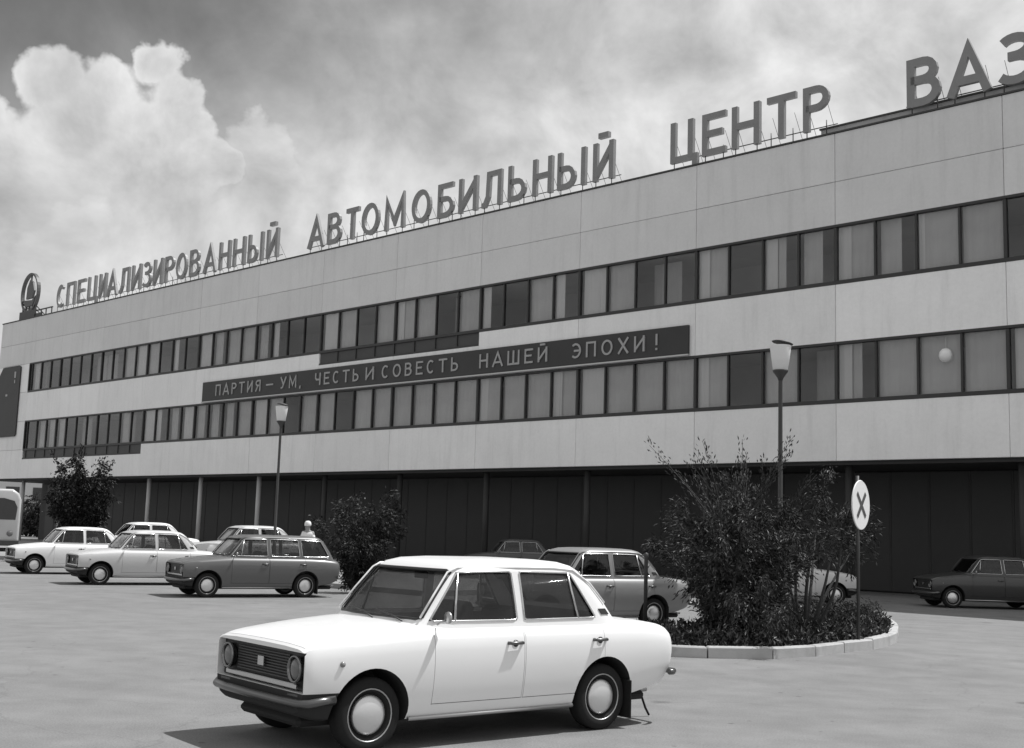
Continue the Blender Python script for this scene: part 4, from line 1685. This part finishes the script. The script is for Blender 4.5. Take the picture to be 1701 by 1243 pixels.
# ground cover on the island
gc = Leaves(); grn = random.Random(77)
ip = [(v.x, v.y) for v in ci]
cnt = 0
while cnt < 16000:
    x, y = grn.uniform(.8, 8.7), grn.uniform(17.8, 30.3)
    if y > 24 and grn.random() < .55: continue
    if not inside((x, y), ip): continue
    h = .1 + grn.random() ** 1.5 * .24 * (1.0 if x < 6.2 else .6)
    gc.leaf(Vector((x, y, h)), Vector((grn.uniform(-1, 1), grn.uniform(-1, 1), grn.uniform(.1, 1.2))), grn.uniform(.06, .15), grn.uniform(.02, .05), grn)
    cnt += 1
gco = obj('ground_cover', gc.mesh('ground_cover', M['leaf_dark']))
tag(gco, 'dark low plants covering the island', kind='stuff')

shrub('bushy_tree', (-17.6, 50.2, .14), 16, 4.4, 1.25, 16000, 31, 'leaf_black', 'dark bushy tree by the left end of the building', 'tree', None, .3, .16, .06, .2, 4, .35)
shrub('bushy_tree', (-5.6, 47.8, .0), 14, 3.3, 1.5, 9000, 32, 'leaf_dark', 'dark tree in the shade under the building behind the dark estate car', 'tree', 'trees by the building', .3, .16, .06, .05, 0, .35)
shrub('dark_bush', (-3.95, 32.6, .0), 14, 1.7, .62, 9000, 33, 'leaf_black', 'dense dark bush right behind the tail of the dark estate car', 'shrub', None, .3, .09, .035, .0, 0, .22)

# far trees and a pale house beyond the left end of the building
for i, (x, y, h, w, lb) in enumerate(((-49.5, 113, 3.9, 2.2, 'dark far tree beyond the building, left of the pair of gaps'), (-45.6, 116, 3.5, 2.0, 'dark far tree in the middle of the far row beyond the building'),
                                      (-43.0, 112, 4.2, 1.7, 'dark far tree nearest the end of the office building'))):
    shrub('far_tree', (x, y, 0), 12, h, w, 5000, 50 + i, 'leaf_dark', lb, 'tree', 'far trees beyond the building', .3, .3, .14, .02, 0, .5)
# ------------------------------------------------------------------ lamps, sign, post
def make_lamp():
    root = empty('street_lamp')
    MB().lathe([(.075, 0), (.075, .9), (.05, .95), (.042, 4.95), (.042, 5.0)], 14).build('pole', M['dark_metal'], root)
    MB().lathe([(.045, 4.92), (.06, 4.97), (.15, 5.1), (.155, 5.13), (.12, 5.135)], 18).build('lamp_holder', M['dark_metal'], root)
    MB().lathe([(.145, 5.136), (.15, 5.14), (.215, 5.62), (.21, 5.63), (.13, 5.64), (.0, 5.642)], 20).build('lamp_shade', M['opal_glass'], root)
    cap = MB().lathe([(.0, .05), (.08, .045), (.17, .02), (.215, .0), (.21, -.01), (.12, .0), (.0, .008)], 20)
    c = cap.build('lamp_cap', M['dark_metal'], root, (0.04, 0, 5.69))
    c.rotation_euler = (0, R(10), 0)
    return root


lamp = make_lamp()
lamp.location = (5.4, 24.0, .0)
tag(lamp, 'street lamp with a white tapered shade rising from the shrubs', 'street lamp', 'street lamps')
l2 = copy_tree(lamp)
l2.location = (-7.83, 41.0, .14)
tag(l2, 'street lamp with a white shade behind the parked estate car', 'street lamp', 'street lamps')

sg = empty('road_sign', (5.78, 20.0, .08), R(90 - 126))       # local +x is the face normal
tag(sg, 'round white road sign with a dark cross on a thin dark pole', 'road sign')
MB().lathe([(.03, 0), (.03, 2.75)], 10).build('pole', M['dark_metal'], sg)
SZ = 2.27
MB().lathe([(.40, -.012), (.41, .0), (.40, .012)], 36, 'X', centre=(.05, 0, SZ)).build('disc', M['white_paint'], sg)
mat('sign_mark', 0.08, .5)
mb = MB()
for i, a_ in enumerate((45, -45)):
    mtx = Matrix.Translation((.0665 + .003 * i, 0, SZ)) @ Matrix.Rotation(R(a_), 4, 'X')
    mb.box(-.003, .003, -.035, .035, -.27, .27, 0, mtx)
mb.build('cross_mark', M['sign_mark'], sg)

ps = empty('marker_post', (2.18, 18.98, .08))
tag(ps, 'thin dark post in front of the grey saloon car', 'post')
MB().lathe([(.03, 0), (.03, 1.32), (.036, 1.33), (.036, 1.38), (.0, 1.4)], 10).build('shaft', M['dark_metal'], ps)
MB().lathe([(.07, 0), (.07, .06), (.042, .08)], 10).build('foot', M['dark_metal'], ps)

# ------------------------------------------------------------------ person behind the estate car
def skinned(points, edges_, radii, name, material, parent, sub=1):
    me = bpy.data.meshes.new(name)
    me.from_pydata(points, edges_, [])
    o = bpy.data.objects.new(name, me)
    COL.objects.link(o)
    md = o.modifiers.new('skin', 'SKIN')
    for i, r_ in enumerate(radii):
        sv = me.skin_vertices[0].data[i]
        sv.radius = (r_, r_) if isinstance(r_, (int, float)) else r_
        sv.use_root = (i == 0)
    ss = o.modifiers.new('sub', 'SUBSURF'); ss.levels = sub; ss.render_levels = sub
    dg = bpy.context.evaluated_depsgraph_get(); dg.update()
    res = bpy.data.meshes.new_from_object(o.evaluated_get(dg), depsgraph=dg)
    bpy.data.objects.remove(o)
    res.materials.clear(); res.materials.append(material)
    res.polygons.foreach_set('use_smooth', [True] * len(res.polygons))
    return obj(name, res, None, parent)


def make_person(loc, rz, label):
    p = empty('person', loc, rz)
    tag(p, label, 'person')
    # continuous body (faces -y)
    P = [(0, 0, .95), (0, .01, 1.15), (0, .02, 1.36), (0, .01, 1.46), (0, -.01, 1.55), (0, -.015, 1.65),
         (.17, .02, 1.40), (.22, 0, 1.14), (.21, -.08, .90), (.205, -.1, .81), (-.17, .02, 1.40), (-.22, 0, 1.14), (-.21, -.08, .90), (-.205, -.1, .81),
         (.09, 0, .90), (.10, -.01, .50), (.10, .02, .08), (.11, -.1, .04), (-.09, 0, .90), (-.10, -.01, .50), (-.10, .02, .08), (-.11, -.1, .04)]
    E_ = [(0, 1), (1, 2), (2, 3), (3, 4), (4, 5), (2, 6), (6, 7), (7, 8), (8, 9), (2, 10), (10, 11), (11, 12), (12, 13), (0, 14), (14, 15), (15, 16), (16, 17), (0, 18), (18, 19), (19, 20), (20, 21)]
    rad = [(.15, .11), (.14, .10), (.15, .10), .055, .085, .085, .06, .045, .035, .04, .06, .045, .035, .04, .085, .06, .042, .04, .085, .06, .042, .04]
    skinned(P, E_, rad, 'body', M['skin'], p)
    S = [(0, 0, .92), (0, .01, 1.15), (0, .02, 1.34), (0, .01, 1.46), (.15, .02, 1.37), (.225, 0, 1.16), (-.15, .02, 1.37), (-.225, 0, 1.16)]
    skinned(S, [(0, 1), (1, 2), (2, 3), (2, 4), (4, 5), (2, 6), (6, 7)], [(.19, .14), (.18, .13), (.17, .13), .085, .08, .07, .08, .07], 'shirt', M['cloth_white'], p)
    T = [(0, 0, .94), (.09, 0, .86), (.105, -.01, .5), (.105, .02, .12), (-.09, 0, .86), (-.105, -.01, .5), (-.105, .02, .12)]
    skinned(T, [(0, 1), (1, 2), (2, 3), (0, 4), (4, 5), (5, 6)], [(.17, .13), .11, .08, .07, .11, .08, .07], 'trousers', M['cloth_dark'], p)
    MB().lathe([(.10, 1.60), (.105, 1.65), (.095, 1.71), (.06, 1.75), (.0, 1.76)], 18, centre=(0, -.01, 0)).build('cap', M['cloth_white'], p)
    MB().lathe([(.0, -.03), (.016, -.01), (.012, .02), (.0, .03)], 8, 'Z', centre=(0, -.10, 1.58)).build('nose', M['skin'], p)
    return p


make_person((-6.07, 37.0, .14), R(-20), 'person in a white shirt and white cap standing behind the dark estate car')
